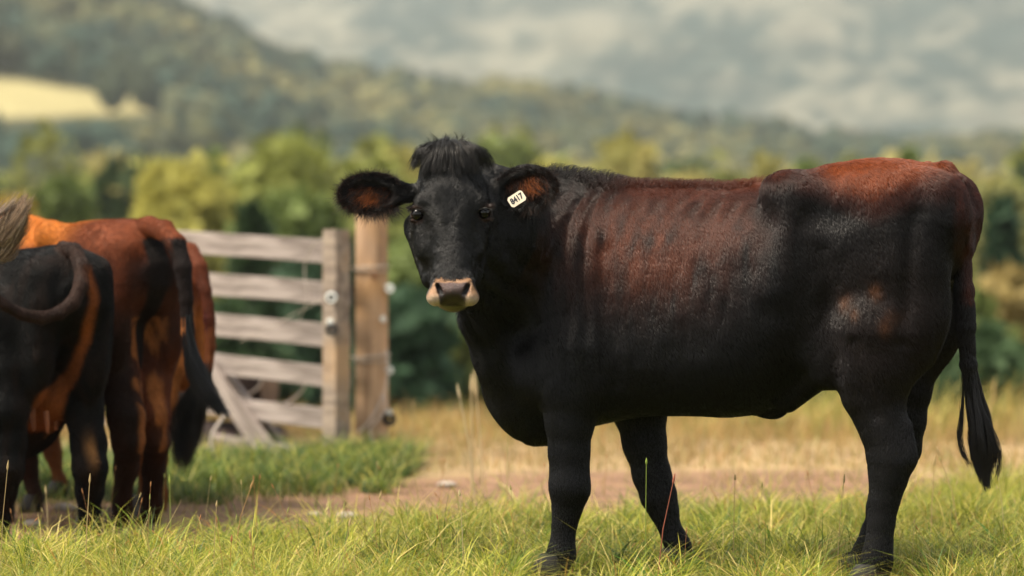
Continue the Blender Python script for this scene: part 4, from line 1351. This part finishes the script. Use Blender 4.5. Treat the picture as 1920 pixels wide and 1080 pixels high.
# ---- eyelashes
Rts, Tps = [], []
for e, s in zip(EYES, (-1, 1)):
    n = 46
    x = rg.random(n) * 2 - 1
    r = e + HX * (x * .018)[:, None] + HZ * (.0175 - .006 * x ** 2)[:, None] - HY * .018
    Rts.append(r); Tps.append(r + HX * (s * .014 + x * .008)[:, None] - HY * .016 - HZ * .003)
Rts, Tps = map(np.concatenate, (Rts, Tps))
S = strands(Rts, Tps, np.tile(HZ * -.002, (len(Rts), 1)), 5, rg, .001)
hair_object('eyelashes', S, np.tile(np.linspace(.0005, .0002, 5), (len(S), 1)), np.tile(np.array([.02, .018, .016]), (len(S), 1)), fur_m, cow)

# ---- tail switch
def switch(parent, path, widths, n, colf, rng, r=.0007, jit=.004, loose=.25, mat=None, name='tail_switch'):
    """hair that follows a path of points and spreads to the given half widths"""
    path = np.array(path, float); m = len(path)
    a = rng.random(n) * 2 * math.pi; rr = np.sqrt(rng.random(n))
    ox = (np.cos(a) * rr)[:, None]; oy = (np.sin(a) * rr)[:, None]
    clump = rng.integers(0, 30, n); cox = rng.normal(size=30) * .62; coy = rng.normal(size=30) * .62; cph = rng.random(30) * 6.28; cam_ = rng.random(30); cend = .62 + .38 * rng.random(30)
    ox = ox * .08 + cox[clump][:, None] * .66; oy = oy * .08 + coy[clump][:, None] * .66
    W = np.array(widths)[None]
    e1 = HX if parent is cow else np.array([1., 0, 0]); e2 = HY if parent is cow else np.array([0, 1., 0])
    end = (1 - loose * .5 * rng.random(n)) * cend[clump]
    t = np.linspace(0, 1, m)[None] * end[:, None] * (m - 1)
    i = np.clip(np.floor(t).astype(int), 0, m - 2); fr = (t - i)[..., None]
    base = path[i] * (1 - fr) + path[i + 1] * fr
    wi = np.interp(t.ravel(), np.arange(m), widths).reshape(t.shape)
    P = base + (ox * wi)[..., None] * e1 + (oy * wi)[..., None] * e2 + rng.normal(size=(n, 1, 3)) * jit * np.linspace(0, 1, m)[None, :, None]
    wv = cph[clump][:, None] + np.linspace(0, 6, m)[None] + .4 * rng.normal(size=(n, 1))
    P = P + ((.004 + .016 * cam_[clump][:, None]) * np.sin(wv) * np.linspace(0, 1, m)[None])[..., None] * e1
    R_ = np.tile(np.linspace(r, r * .4, m), (n, 1))
    return hair_object(name, P, R_, colf(n), mat or fur_m, parent)
sp = [PV(x, y, -.01) for (x, y) in ((1816, 660), (1820, 700), (1824, 745), (1832, 785), (1838, 820), (1844, 850), (1848, 880), (1851, 905), (1850, 925))]
switch(cow, sp, [.021, .024, .036, .056, .066, .058, .034, .022, .012], 2100, lambda n: np.tile(np.array([.011, .009, .008]), (n, 1)) * (.5 + 1.0 * rg.random(n))[:, None], rg)
# ================================================================== gate, post, logs
grey_wood = wood_mat('weathered_board', (.31, .262, .235), (.12, .095, .082), None, (2.2, 26, 26))
post_wood = wood_mat('post_wood', (.47, .31, .19), (.26, .165, .10), (.50, .29, .13), (20, 20, 1.6))
stile_wood = wood_mat('stile_wood', (.30, .24, .185), (.14, .105, .085), (.36, .24, .14), (20, 20, 2.0))
dark_wood = wood_mat('dark_log', (.040, .024, .020), (.016, .011, .010), None, (2, 14, 14))
wire_m = plain_mat('fence_wire', (.42, .36, .30), rough=.6, metal=.2)
rope_m = plain_mat('rope', (.50, .42, .37), rough=.9)
black_m = plain_mat('black_plastic', (.012, .012, .014), rough=.35)
clear_m = plain_mat('white_porcelain', (.72, .74, .70), rough=.12)

def board(L, H, T, rng, seg=26, wav=.0025):
    """a sawn board along local x, edges slightly uneven"""
    xs = np.linspace(0, L, seg); b = .004
    sec = [(-T/2, -H/2 + b), (-T/2 + b, -H/2), (T/2 - b, -H/2), (T/2, -H/2 + b), (T/2, H/2 - b), (T/2 - b, H/2), (-T/2 + b, H/2), (-T/2, H/2 - b)]
    co = []
    ph = rng.random() * 50
    for x in xs:
        w1 = (noise3(np.array([[x * 2.5 + ph, 0, 0]]), 1)[0] - .5) * wav * 2; w2 = (noise3(np.array([[x * 2.5 + ph, 7, 0]]), 2)[0] - .5) * wav * 2
        for (y, z) in sec:
            co.append((x, y, z + (w1 if z > 0 else w2)))
    co = np.array(co); idx = np.arange(len(co)).reshape(seg, 8)
    F_ = np.stack([idx[:-1], np.roll(idx, -1, 1)[:-1], np.roll(idx, -1, 1)[1:], idx[1:]], -1).reshape(-1, 4)
    return np_mesh('board', co, [F_, idx[0][::-1][None], idx[-1][None]], smooth=False)
rb = np.random.default_rng(3)
GX, GY = float(at(656, 600, 15.80)[0]), 15.80
ALPHA = math.radians(55)
gdir = np.array([-math.cos(ALPHA), math.sin(ALPHA), 0])
gate = empty('wooden_gate', (GX, GY, 0), math.atan2(gdir[1], gdir[0]))
tag(gate, 'weathered grey wooden field gate of wide boards beside the round post', 'gate')
TILT = .031
for (zt, zb) in ((1.150, 1.023), (.929, .805), (.703, .576), (.477, .362), (.251, .144), (.020, -.03)):
    me = board(2.75, zt - zb, .03, rb)
    o = link('rail', me, grey_wood, gate)
    o.location = (-.02, .02, (zt + zb) / 2)
    o.rotation_euler = (0, -TILT + rb.normal() * .003, 0)
me = board(1.30, .13, .09, rb); o = link('stile', me, stile_wood, gate)
o.location = (0, .085, -.09); o.rotation_euler = (0, math.radians(-90), 0)
# diagonal brace on the near side (local y positive is the camera side)
def gate_pt(px, py, off):
    """photo pixel onto the plane of the gate pushed off metres towards the camera"""
    nrm = np.array([-math.sin(ALPHA), -math.cos(ALPHA), 0])
    ray = np.array([(px - 960) / FPX, 1, -(py - HOR) / FPX]); o0 = np.array([GX, GY, 0]) + nrm * off
    t = ((o0 - np.array([0, 0, CAMZ])) @ nrm) / (ray @ nrm)
    return np.array([0, 0, CAMZ]) + ray * t
def to_gate(w):
    d = w - np.array([GX, GY, 0])
    n_ = np.array([-gdir[1], gdir[0], 0])
    return np.array([d @ gdir, d @ n_, d[2]])
def brace(p0, p1, H, T, off, mat):
    a, b = to_gate(gate_pt(*p0, off)), to_gate(gate_pt(*p1, off))
    L = np.linalg.norm(b - a)
    o = link('brace', board(L, H, T, rb), mat, gate)
    o.location = tuple(a); o.rotation_euler = (0, -math.atan2(b[2] - a[2], b[0] - a[0]), 0)
    return o
brace((532, 890), (318, 592), .135, .03, .075, grey_wood)
brace((560, 872), (398, 672), .06, .03, -.06, grey_wood)

def wire(name, pts, r, mat, parent=None, sub=6):
    """smooth wire through world points"""
    pts = np.array(pts, float); n = len(pts); out = []
    for i in range(n - 1):
        p0, p1, p2, p3 = pts[max(i-1, 0)], pts[i], pts[i+1], pts[min(i+2, n-1)]
        for k in range(sub):
            t = k / sub
            out.append(.5 * ((2*p1) + (-p0+p2)*t + (2*p0-5*p1+4*p2-p3)*t*t + (-p0+3*p1-3*p2+p3)*t**3))
    out.append(pts[-1])
    c, f_ = tube(out, [r] * len(out), 6)
    if parent is not None:
        M = np.array(parent.matrix_basis.inverted())
        c = c @ M[:3, :3].T + M[:3, 3]
    return link(name, np_mesh(name, c, [f_]), mat, parent)
bpy.context.view_layer.update()
G = lambda x, y, off=.10: gate_pt(x, y, off)
wire('wire', [G(572, 525), G(572, 495), G(582, 468), G(602, 449), G(632, 445), G(655, 452, .02)], .0035, wire_m, gate)
wire('wire', [G(450, 640), G(500, 618), G(545, 592), G(585, 572), G(622, 556, .14)], .0022, wire_m, gate)
wire('wire', [G(560, 600, .1), G(574, 570), G(576, 545), G(572, 525)], .0022, wire_m, gate)
wire('wire', [G(440, 752, -.12), G(470, 738, -.12), G(488, 722, -.12), G(492, 700, -.12)], .008, rope_m, gate)
wire('wire', [G(520, 764, -.14), G(548, 750, -.14), G(568, 730, -.14), G(576, 700, -.14)], .007, rope_m, gate)

def ring_insulator(c, r, parent, mat, mat2=None):
    """knob with a ring"""
    M = np.array(parent.matrix_basis.inverted())
    W2 = lambda q: q @ M[:3, :3].T + M[:3, 3]
    c0, f0 = tube([c + np.array([0, .03, 0]), c + np.array([0, .0, 0]), c + np.array([0, -.035, 0]), c + np.array([0, -.04, 0])], [r * .5, r * .85, r, r * .3], 12)
    o = link('insulator', np_mesh('insulator', W2(c0), [f0]), mat, parent)
    a = np.linspace(0, 2 * math.pi, 17)
    loop = [c + np.array([math.cos(t) * r * 1.0, -.045, math.sin(t) * r * 1.0 + .0]) for t in a]
    c1, f1 = tube(loop, [r * .28] * 17, 6)
    link('insulator_ring', np_mesh('insulator_ring', W2(c1), [f1]), mat2 or mat, o)
ring_insulator(gate_pt(622, 558, .15), .024, gate, black_m, clear_m)
ring_insulator(gate_pt(622, 618, .15), .026, gate, black_m, black_m)
ring_insulator(gate_pt(620, 603, .15), .014, gate, clear_m, clear_m)

# round post
PY = 16.0
pc = at(697, 880, PY)
post = empty('fence_post', (float(pc[0]), PY, 0))
tag(post, 'thick round wooden fence post with insulators and wire wrapped round it', 'post')
def lathe_post(R, z0, z1, n=28, m=40):
    zs = np.linspace(z0, z1, m); a = np.linspace(0, 2 * math.pi, n, endpoint=False); co = []
    for z in zs:
        rr = R * (1.0 + .07 * (1 - (z - z0) / (z1 - z0))) + .006 * (noise3(np.stack([np.cos(a) * 1.5, np.sin(a) * 1.5, np.full(n, z * 1.5)], -1), 4) - .5)
        rr = rr * (1 - .05 * np.maximum(0, np.cos(a * 1 + 2.2)) ** 20)
        co.append(np.stack([np.cos(a) * rr, np.sin(a) * rr, np.full(n, z)], 1))
    co = np.concatenate(co); idx = np.arange(len(co)).reshape(m, n)
    F_ = np.stack([idx[:-1], np.roll(idx, -1, 1)[:-1], np.roll(idx, -1, 1)[1:], idx[1:]], -1).reshape(-1, 4)
    return np_mesh('pole', co, [F_, idx[0][::-1][None], idx[-1][None]])
o = link('pole', lathe_post(.086, -.25, 1.345), post_wood, post)
bpy.context.view_layer.update()
def ringw(y, r=.004, sag=0.0, slope=0.0):
    z = CAMZ - (y - HOR) / FPX * PY
    a = np.linspace(-.2, 2 * math.pi, 26)
    wire('wire', [pc * [1, 1, 0] + np.array([math.cos(t) * .096, math.sin(t) * .096, z + slope * math.cos(t) + sag * math.sin(t)]) for t in a], r, wire_m, post, 2)
ringw(500, .0045, .0, .004); ringw(507, .003, .003, -.004); ringw(668, .006, .0, .010); ringw(676, .004, .004, .0); ringw(838, .005, 0, .006)
Wp = lambda x, y, dy=-.10: at(x, y, PY + dy)
wire('wire', [Wp(724, 655), Wp(727, 690), Wp(722, 730), Wp(705, 770), Wp(688, 795), Wp(672, 810)], .006, rope_m, post)
wire('wire', [Wp(720, 735), Wp(722, 765), Wp(706, 790), Wp(694, 805), Wp(700, 830)], .006, rope_m, post)
wire('wire', [Wp(668, 500, -.12), Wp(650, 503, -.2), Wp(630, 512, -.25), Wp(608, 520, -.2)], .0035, wire_m, post)
wire('wire', [Wp(668, 668, -.12), Wp(650, 670, -.2), Wp(625, 680, -.25), Wp(606, 690, -.2)], .0045, wire_m, post)
ring_insulator(Wp(731, 541, -.03), .020, post, clear_m, clear_m)
ring_insulator(Wp(719, 598, -.08), .013, post, clear_m, clear_m)
ring_insulator(Wp(731, 694, -.03), .018, post, clear_m, clear_m)
ring_insulator(Wp(731, 785, -.03), .030, post, black_m, black_m)
ring_insulator(Wp(731, 772, -.05), .012, post, clear_m, clear_m)
ring_insulator(Wp(703, 518, -.09), .012, post, plain_mat('rust', (.16, .07, .035), rough=.9), None)

# dark logs lying behind the gate
def log(p0, p1, r0, r1, label):
    p0, p1 = np.array(p0, float), np.array(p1, float)
    L = np.linalg.norm(p1 - p0)
    m, n = 24, 22
    xs = np.linspace(0, L, m); a = np.linspace(0, 2 * math.pi, n, endpoint=False); co = []
    for x in xs:
        r = (r0 + (r1 - r0) * x / L) * (1 - .25 * max(0, (x - L + .03) / .03)) * (1 + .16 * (noise3(np.stack([np.cos(a) * 1.6 + x, np.sin(a) * 1.6, np.full(n, x * 2.)], -1), 9) - .5))
        co.append(np.stack([np.full(n, x), np.cos(a) * r, np.sin(a) * r], 1))
    co = np.concatenate(co); idx = np.arange(len(co)).reshape(m, n)
    F_ = np.stack([idx[:-1], np.roll(idx, -1, 1)[:-1], np.roll(idx, -1, 1)[1:], idx[1:]], -1).reshape(-1, 4)
    e = empty('log', tuple(p0), 0); d = (p1 - p0) / L
    e.rotation_euler = (0, -math.asin(d[2]), math.atan2(d[1], d[0]))
    tag(e, label, 'log', 'dark logs behind the gate')
    link('bark', np_mesh('bark', co, [F_, idx[0][::-1][None]]), dark_wood, e)
    cut = idx[-1][::-1][None] if False else idx[-1][None]
    link('cut_end', np_mesh('cut_end', co[idx[-1]] + np.array([.003, 0, 0]), [np.arange(n)[None]]), plain_mat('cut_wood', (.20, .13, .09), rough=.9, noise=.3, nscale=12), e)
Yl = 17.0
log(at(250, 722, Yl + .5), at(505, 728, Yl), .145, .125, 'thick dark log whose pale cut end shows between the lower gate rails')
log(at(260, 838, Yl + .3), at(530, 846, Yl - .1), .17, .15, 'thick dark log on the ground under the bottom gate rail')

# loose rope hanging from the gate into the grass
rp = [at(x, y, 15.3) for (x, y) in ((425, 772), (415, 788), (400, 810), (396, 832), (403, 855), (413, 880), (420, 905))]
ro = wire('loose_rope', rp, .0085, rope_m)
tag(ro, 'pale rope end hanging in a kink below the gate into the grass', 'rope')
rp = [at(x, y, 15.2) for (x, y) in ((352, 735), (350, 760), (345, 783), (330, 788), (318, 782))]
ro = wire('loose_rope', rp, .006, rope_m)
tag(ro, 'thin pale rope loop beside the hanging tail of the red cow', 'rope')
# ================================================================== the herd on the left
fur2_m = hair_mat('herd_hair', .5, .12)
class Fr:
    def __init__(s, tail_w, phi, S):
        s.S = S
        s.F = np.array([-math.sin(phi), math.cos(phi), 0.]); s.L = np.array([-math.cos(phi), -math.sin(phi), 0.])
        s.O = np.array([tail_w[0], tail_w[1], 0.]) + s.F * .60 * S
        s.phi = phi
        s.X = np.array([s.F[0], s.L[0], 0]); s.Y = np.array([s.F[1], s.L[1], 0])
    def loc(s, w):
        d = np.asarray(w, float) - s.O
        return np.array([d @ s.F, d @ s.L, d[2]])
    def P(s, px, py, Y): return s.loc(at(px, py, Y))

def herd_cow(fr, label, hindL, hindR, tail, colf, drop=0.0, udder=None, seed=1, extra=None, zs=1.0, wid=1.0, nh=110000, tail_k=.012, tilt=0.0, tail_col=None):
    S = fr.S
    tz = lambda u: tilt * max(0, u + .6)
    f = Field((-.95 * S - .1, -.55, -.01), (1.35 * S, .55, 1.50 * S), .009)
    f.loft([(u * S, (zt + tz(u)) * S * zs, (zb - drop * math.exp(-((u - .1) / .4) ** 2)) * S * zs, w * S * wid, q) for (u, zt, zb, w, q) in prof], .03)
    for s in (1, -1):
        e = lambda u, v, z, r, R=None, k=.05: f.ell((u * S, s * v * S * wid, (z + tz(u)) * S * zs), tuple(q * S for q in r), R, k)
        e(-.20, .215, 1.245, (.07, .045, .055)); e(-.64, .125, 1.215, (.06, .05, .055))
        f.cone((-.2 * S, s * .2 * S, (1.23 + tz(-.2)) * S * zs), (-.6 * S, s * .14 * S, 1.22 * S * zs), .05 * S, .05 * S, k=.04)
        e(-.42, .135, 1.06, (.27, .115, .24)); e(-.49, .140, .88, (.19, .095, .27), rotrows((0, 1, 0), .12, np.eye(3)))
        e(-.60, .105, 1.10, (.10, .075, .12)); e(-.33, .160, .76, (.10, .055, .13))
        e(.45, .135, .95, (.15, .10, .27)); e(.52, .125, .72, (.13, .10, .13))
    f.ell((.62 * S, 0, .66 * S), (.12 * S, .10 * S, .14 * S), None, .05)
    nk = [((.55, 0, 1.02), .23), ((.80, 0, .92), .17), ((1.0, 0, .72), .125), ((1.08, 0, .55), .11)]
    for (p, r), (q, r2) in zip(nk[:-1], nk[1:]):
        f.cone(np.array(p) * S, np.array(q) * S, r * S, r2 * S, .6, k=.05)
    f.cone(np.array((1.10, 0, .56)) * S, np.array((1.20, 0, .20)) * S, .10 * S, .055 * S, k=.03)
    for s in (1, -1):
        f.cone(np.array((1.06, s * .08, .62)) * S, np.array((1.03, s * .24, .58)) * S, .03 * S, .035 * S, .6, (1, 0, 0), k=.02)
    for ch, s in ((fn, 1), (ff, -1)):
        off = .0 if s > 0 else .16
        f.chain([(np.array([(p[0] + off) * S, s * .14 * S, p[2] * S]), r * S * .9) for p, r in ch], .02, .85)
    for rows in (hindL, hindR):
        out = [(fr.P(x, y, Y), hw * Y / FPX) for (x, y, hw, Y) in rows]
        f.chain(out, .03, 1)
        p, r = out[-1]
    tp = [(fr.P(x, y, Y), r) for (x, y, r, Y) in tail]
    f.chain(tp, tail_k)
    if udder: 
        for (x, y, Y, r) in udder: f.ell(fr.P(x, y, Y), r, None, .03)
    V, F_ = f.mesh(); V = smooth_mesh(V, F_, 2, .5)
    N = vnormals(V, F_)
    V = V + N * ((fbm(V * 7, 3, seed) - .5) * .016)[:, None]; N = vnormals(V, F_)
    root = empty('cow', tuple(fr.O), math.atan2(fr.F[1], fr.F[0]))
    tag(root, label, 'cow', 'cows grazing in the pasture')
    def W(p): return fr.O + p[:, 0:1] * fr.F + p[:, 1:2] * fr.L + p[:, 2:3] * np.array([[0, 0, 1.]])
    def pix(p):
        w = W(p); return 960 + w[:, 0] / w[:, 1] * FPX, HOR - (w[:, 2] - CAMZ) / w[:, 1] * FPX, w[:, 1]
    def cf(p, n=None):
        c = colf(p, fr, pix(p))
        if tail_col is not None:
            dm = np.full(len(p), 9.)
            for (a, ra), (b, rb_) in zip(tp[:-1], tp[1:]):
                t = np.clip(((p - a) @ (b - a)) / ((b - a) @ (b - a)), 0, 1)[:, None]
                dm = np.minimum(dm, np.linalg.norm(p - a - t * (b - a), axis=1))
            c = mixc(c, np.array(tail_col) * 1.0, sstep(.040, .026, dm) * (.4 + .9 * fbm(p * 14, 2, 8)))
        return np.clip(c, 0, 1)
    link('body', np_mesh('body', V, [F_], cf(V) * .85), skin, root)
    rg_ = np.random.default_rng(seed)
    Wy = N @ np.array([fr.F[1], fr.L[1], 0.])
    wgt = np.where(Wy < .3, 1., .08)
    def fl(p, n): 
        d = np.tile(np.array([-.35, 0, -1.]), (len(p), 1)); g = np.stack([fbm(p * 20, 2, 70) - .5, fbm(p * 20, 2, 71) - .5, fbm(p * 20, 2, 72) - .5], 1)
        return d + g * .5
    coat('coat_hair', V, F_, N, nh, wgt, fl, lambda p, n: .018 * (.6 + .6 * fbm(p * 12, 2, 80)), cf, fur2_m, root, rg_, r0=.0009, lift=.2, wild=.12)
    for rows in (hindL, hindR):
        x, y, hw, Y = rows[-1]
        p = fr.P(x, y, Y); hoof(root, (p[0] + .02, p[1], 0.0), .04)
    for s, off in ((1, .0), (-1, .16)):
        hoof(root, ((.58 + off if s > 0 else .26 + off) * S + .02, s * .14 * S, 0.0), .04)
    return root, tp, rg_

# --- black cow at the left edge
fr1 = Fr(at(124, 470, 11.0), math.radians(32), .84)
def col1(p, fr, px3):
    px, py, Y = px3
    n = fbm(p * 6, 3, 5); nf = fbm(p * np.array([25, 25, 8]), 2, 6)
    c = np.tile(BLACK * .8, (len(p), 1))
    c = mixc(c, np.array([.010, .0052, .0036]), sstep(.4, .7, nf) * .9)
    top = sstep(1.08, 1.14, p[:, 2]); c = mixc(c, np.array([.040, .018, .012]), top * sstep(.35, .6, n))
    rear = (p[:, 0] < -.12)
    # tan stripe from under the tail down to the udder, on the inner buttocks
    cx = np.interp(p[:, 2], [.42, .50, .62, .80, .95, 1.06], [-.0, .0, -.0, -.0, -.0, .0])
    w = np.interp(p[:, 2], [.40, .50, .62, .80, .95, 1.04], [.10, .085, .055, .035, .022, .014])
    sx = np.interp(py, [495, 560, 640, 700, 740, 790], [166, 180, 160, 132, 100, 84]); sw_ = np.interp(py, [495, 560, 640, 700, 740, 790], [4, 7, 9, 14, 27, 28])
    m = sstep(sw_ + 8, sw_ - 6, np.abs(px - sx + 24 * (n - .5))) * sstep(492, 500, py) * sstep(812, 800, py) * rear
    c = mixc(c, np.array([.26, .072, .016]) * 1.0, m * (.5 + .6 * n))
    m2 = rear * np.exp(-((p[:, 2] - .33) / .05) ** 2) * sstep(.06, .10, np.abs(p[:, 1])) * sstep(.13, .10, np.abs(p[:, 1]))
    c = mixc(c, np.array([.30, .14, .045]), m2 * .8)
    return c
hL = [(12, 600, 78, 11.05), (8, 690, 56, 11.0), (8, 770, 44, 10.95), (12, 830, 35, 10.95), (12, 878, 31, 10.93), (6, 925, 21, 10.97), (2, 970, 15, 11.0), (0, 1000, 18, 11.0)]
hR = [(150, 600, 54, 11.3), (152, 690, 44, 11.22), (156, 770, 36, 11.16), (165, 830, 31, 11.12), (168, 876, 30, 11.08), (168, 920, 24, 11.12), (168, 958, 18, 11.15), (167, 985, 17, 11.2), (166, 1000, 19, 11.2)]
t1 = [(x, y, r * .8, Y) for (x, y, r, Y) in [(118, 462, .028, 10.98), (140, 470, .032, 10.92), (152, 500, .030, 10.84), (152, 535, .029, 10.80), (138, 566, .027, 10.76), (112, 586, .025, 10.72), (78, 596, .023, 10.68), (40, 590, .021, 10.64), (8, 572, .019, 10.6), (-30, 535, .018, 10.58), (-52, 490, .017, 10.56), (-45, 450, .017, 10.55), (-25, 438, .017, 10.55)]]
cow1, tp1, rg1 = herd_cow(fr1, 'black cow at the left edge seen from behind, tan udder, tail swung up', hL, hR, t1, col1, drop=.20, zs=.965, wid=.95, tail_col=(.030, .014, .009),
    udder=[(88, 745, 11.15, (.10, .085, .10)), (62, 760, 11.15, (.06, .06, .06))], seed=31)
tan = plain_mat('udder_skin', (.20, .058, .018), rough=.6, noise=.25, nscale=30)
for (x, y, Y) in ((62, 782, 11.05), (88, 786, 11.02), (40, 776, 11.12), (104, 780, 11.14)):
    a, b = fr1.P(x, y, Y), fr1.P(x + 2, y + 26, Y)
    c_, f_ = tube([a + (a - b) * .6, a, a * .4 + b * .6, b, b + (b - a) * .03], [.011, .010, .008, .006, .002], 10)
    link('teat', np_mesh('teat', c_, [f_]), tan, cow1)
blond = lambda n: np.array([(.24, .155, .092), (.36, .26, .17), (.11, .07, .045)])[rg1.integers(0, 3, n)] * (.6 + .7 * rg1.random(n))[:, None]
switch(cow1, [fr1.P(x, y, 10.55) for (x, y) in ((-38, 452), (-20, 458), (0, 462), (14, 445), (24, 424), (34, 404), (44, 388), (56, 364))], [.018, .038, .056, .062, .056, .042, .032, .020], 3200, blond, rg1, r=.0011, jit=.012, loose=.45)
switch(cow1, [fr1.P(x, y, 10.55) for (x, y) in ((-30, 470), (-10, 486), (5, 470), (18, 440), (30, 414), (44, 392))], [.02, .034, .034, .03, .02, .012], 900, blond, rg1, r=.0011, jit=.02, loose=.4)

# --- red-brown cow
fr2 = Fr(at(264, 424, 11.55), math.radians(43), .88)
def col2(p, fr, px3):
    px, py, Y = px3
    n = fbm(p * 5, 3, 15); nf = fbm(p * np.array([25, 25, 8]), 2, 16)
    c = np.tile(np.array([.085, .022, .008]), (len(p), 1)) * (.6 + .8 * nf)[:, None]
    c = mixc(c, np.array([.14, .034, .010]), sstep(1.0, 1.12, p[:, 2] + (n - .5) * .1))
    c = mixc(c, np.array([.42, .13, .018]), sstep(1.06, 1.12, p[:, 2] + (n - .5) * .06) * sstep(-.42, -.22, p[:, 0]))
    # dark outer thigh and legs
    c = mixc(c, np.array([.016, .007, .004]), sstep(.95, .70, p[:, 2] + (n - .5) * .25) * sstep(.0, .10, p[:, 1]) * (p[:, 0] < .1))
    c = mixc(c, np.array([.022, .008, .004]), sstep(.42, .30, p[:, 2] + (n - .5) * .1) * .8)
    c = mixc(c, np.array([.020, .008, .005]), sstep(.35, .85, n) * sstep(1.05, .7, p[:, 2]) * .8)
    # black skin under the tail
    rear = (p[:, 0] < -.42)
    w = np.interp(p[:, 2], [.55, .75, .95, 1.10], [.012, .030, .045, .050])
    c = mixc(c, np.array([.010, .007, .006]), sstep(w + .012, w - .008, np.abs(p[:, 1])) * rear * (p[:, 2] > .62) * (p[:, 2] < 1.12))
    c = mixc(c, np.array([.012, .007, .006]), sstep(-.60, -.66, p[:, 0]) * sstep(1.10, 1.0, p[:, 2]))
    # pale orange inner thighs
    wi = sstep(.02, .035, np.abs(p[:, 1])) * sstep(.10, .065, np.abs(p[:, 1])) * (p[:, 2] < .82) * (p[:, 2] > .30)
    c = mixc(c, np.array([.30, .105, .028]), wi * (p[:, 0] < -.2) * sstep(.38, .55, nf) * .9)
    return c
hL = [(228, 560, 50, 11.62), (226, 650, 40, 11.58), (228, 720, 35, 11.52), (236, 780, 32, 11.46), (240, 825, 27, 11.46), (236, 880, 20, 11.52), (230, 940, 16, 11.58), (228, 975, 18, 11.6)]
hR = [(306, 560, 36, 11.72), (292, 650, 33, 11.68), (286, 720, 31, 11.64), (288, 780, 30, 11.60), (292, 825, 24, 11.6), (288, 885, 18, 11.68), (284, 945, 15, 11.74), (282, 972, 18, 11.76)]
t2 = [(250, 428, .034, 11.6), (280, 424, .036, 11.5), (308, 432, .035, 11.42), (330, 456, .032, 11.36), (343, 500, .029, 11.33), (349, 560, .025, 11.32), (352, 620, .022, 11.31), (360, 665, .018, 11.30)]
cow2, tp2, rg2 = herd_cow(fr2, 'red brown cow seen from behind beside the gate, black tail tassel hanging', hL, hR, t2, col2, seed=41, tilt=.12)
darkh = lambda n: np.tile(np.array([.008, .008, .009]), (n, 1)) * (.5 + 1.2 * rg2.random(n))[:, None]
switch(cow2, [fr2.P(x, y, 11.3) for (x, y) in ((350, 590), (354, 640), (362, 680), (376, 715), (394, 742), (410, 765), (424, 786))], [.020, .026, .034, .040, .040, .034, .020], 1900, darkh, rg2, r=.0008, jit=.010, loose=.35)

# --- orange cow behind it
fr3 = Fr(at(324, 462, 12.45), math.radians(50), .80)
def col3(p, fr, px3):
    n = fbm(p * 5, 3, 25); nf = fbm(p * np.array([25, 25, 8]), 2, 26)
    c = np.tile(np.array([.34, .12, .028]), (len(p), 1)) * (.6 + .8 * nf)[:, None]
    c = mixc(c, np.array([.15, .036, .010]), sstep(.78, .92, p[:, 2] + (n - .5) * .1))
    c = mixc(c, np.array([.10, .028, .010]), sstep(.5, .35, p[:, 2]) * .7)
    return c
hL = [(300, 560, 34, 12.3), (290, 650, 26, 12.3), (282, 720, 22, 12.3), (276, 790, 20, 12.3), (274, 850, 15, 12.3), (274, 950, 12, 12.3)]
hR = [(340, 540, 34, 12.35), (334, 610, 28, 12.32), (322, 690, 23, 12.28), (308, 760, 20, 12.25), (302, 800, 18, 12.25), (300, 860, 13, 12.25), (299, 925, 12, 12.3), (299, 950, 13, 12.3)]
t3 = [(335, 462, .030, 12.45), (356, 470, .030, 12.35), (374, 500, .027, 12.28), (386, 545, .025, 12.25), (393, 600, .024, 12.23), (394, 650, .021, 12.22), (390, 695, .018, 12.2)]
cow3, tp3, rg3 = herd_cow(fr3, 'orange brown cow half hidden behind the red brown cow, beside the gate', hL, hR, t3, col3, seed=51, nh=60000, tail_col=(.09, .022, .008))
switch(cow3, [fr3.P(x, y, 12.2) for (x, y) in ((392, 680), (384, 715), (370, 750), (358, 790), (350, 830), (344, 862), (340, 893))], [.018, .032, .046, .052, .050, .036, .018], 2400, darkh, rg3, r=.0009, jit=.014, loose=.5)
# ================================================================== hazy air over the valley
hv = np.array([(x, y, z) for z in (-95., 760.) for (x, y) in ((-4700., -60.), (4700., -60.), (4700., 5600.), (-4700., 5600.))])
hf_ = np.array([[0, 3, 2, 1], [4, 5, 6, 7], [0, 1, 5, 4], [1, 2, 6, 5], [2, 3, 7, 6], [3, 0, 4, 7]])
hm = bpy.data.materials.new('haze_air'); hm.use_nodes = True
hn_ = hm.node_tree.nodes; hn_.remove(hn_['Principled BSDF'])
pv = hn_.new('ShaderNodeVolumePrincipled')
pv.inputs['Color'].default_value = (.66, .71, .68, 1)
pv.inputs['Density'].default_value = 2.3e-4
pv.inputs['Anisotropy'].default_value = .2
hm.node_tree.links.new(pv.outputs[0], hn_['Material Output'].inputs['Volume'])
hz = link('haze', np_mesh('haze', hv, [hf_], smooth=False), hm)
tag(hz, kind='stuff')
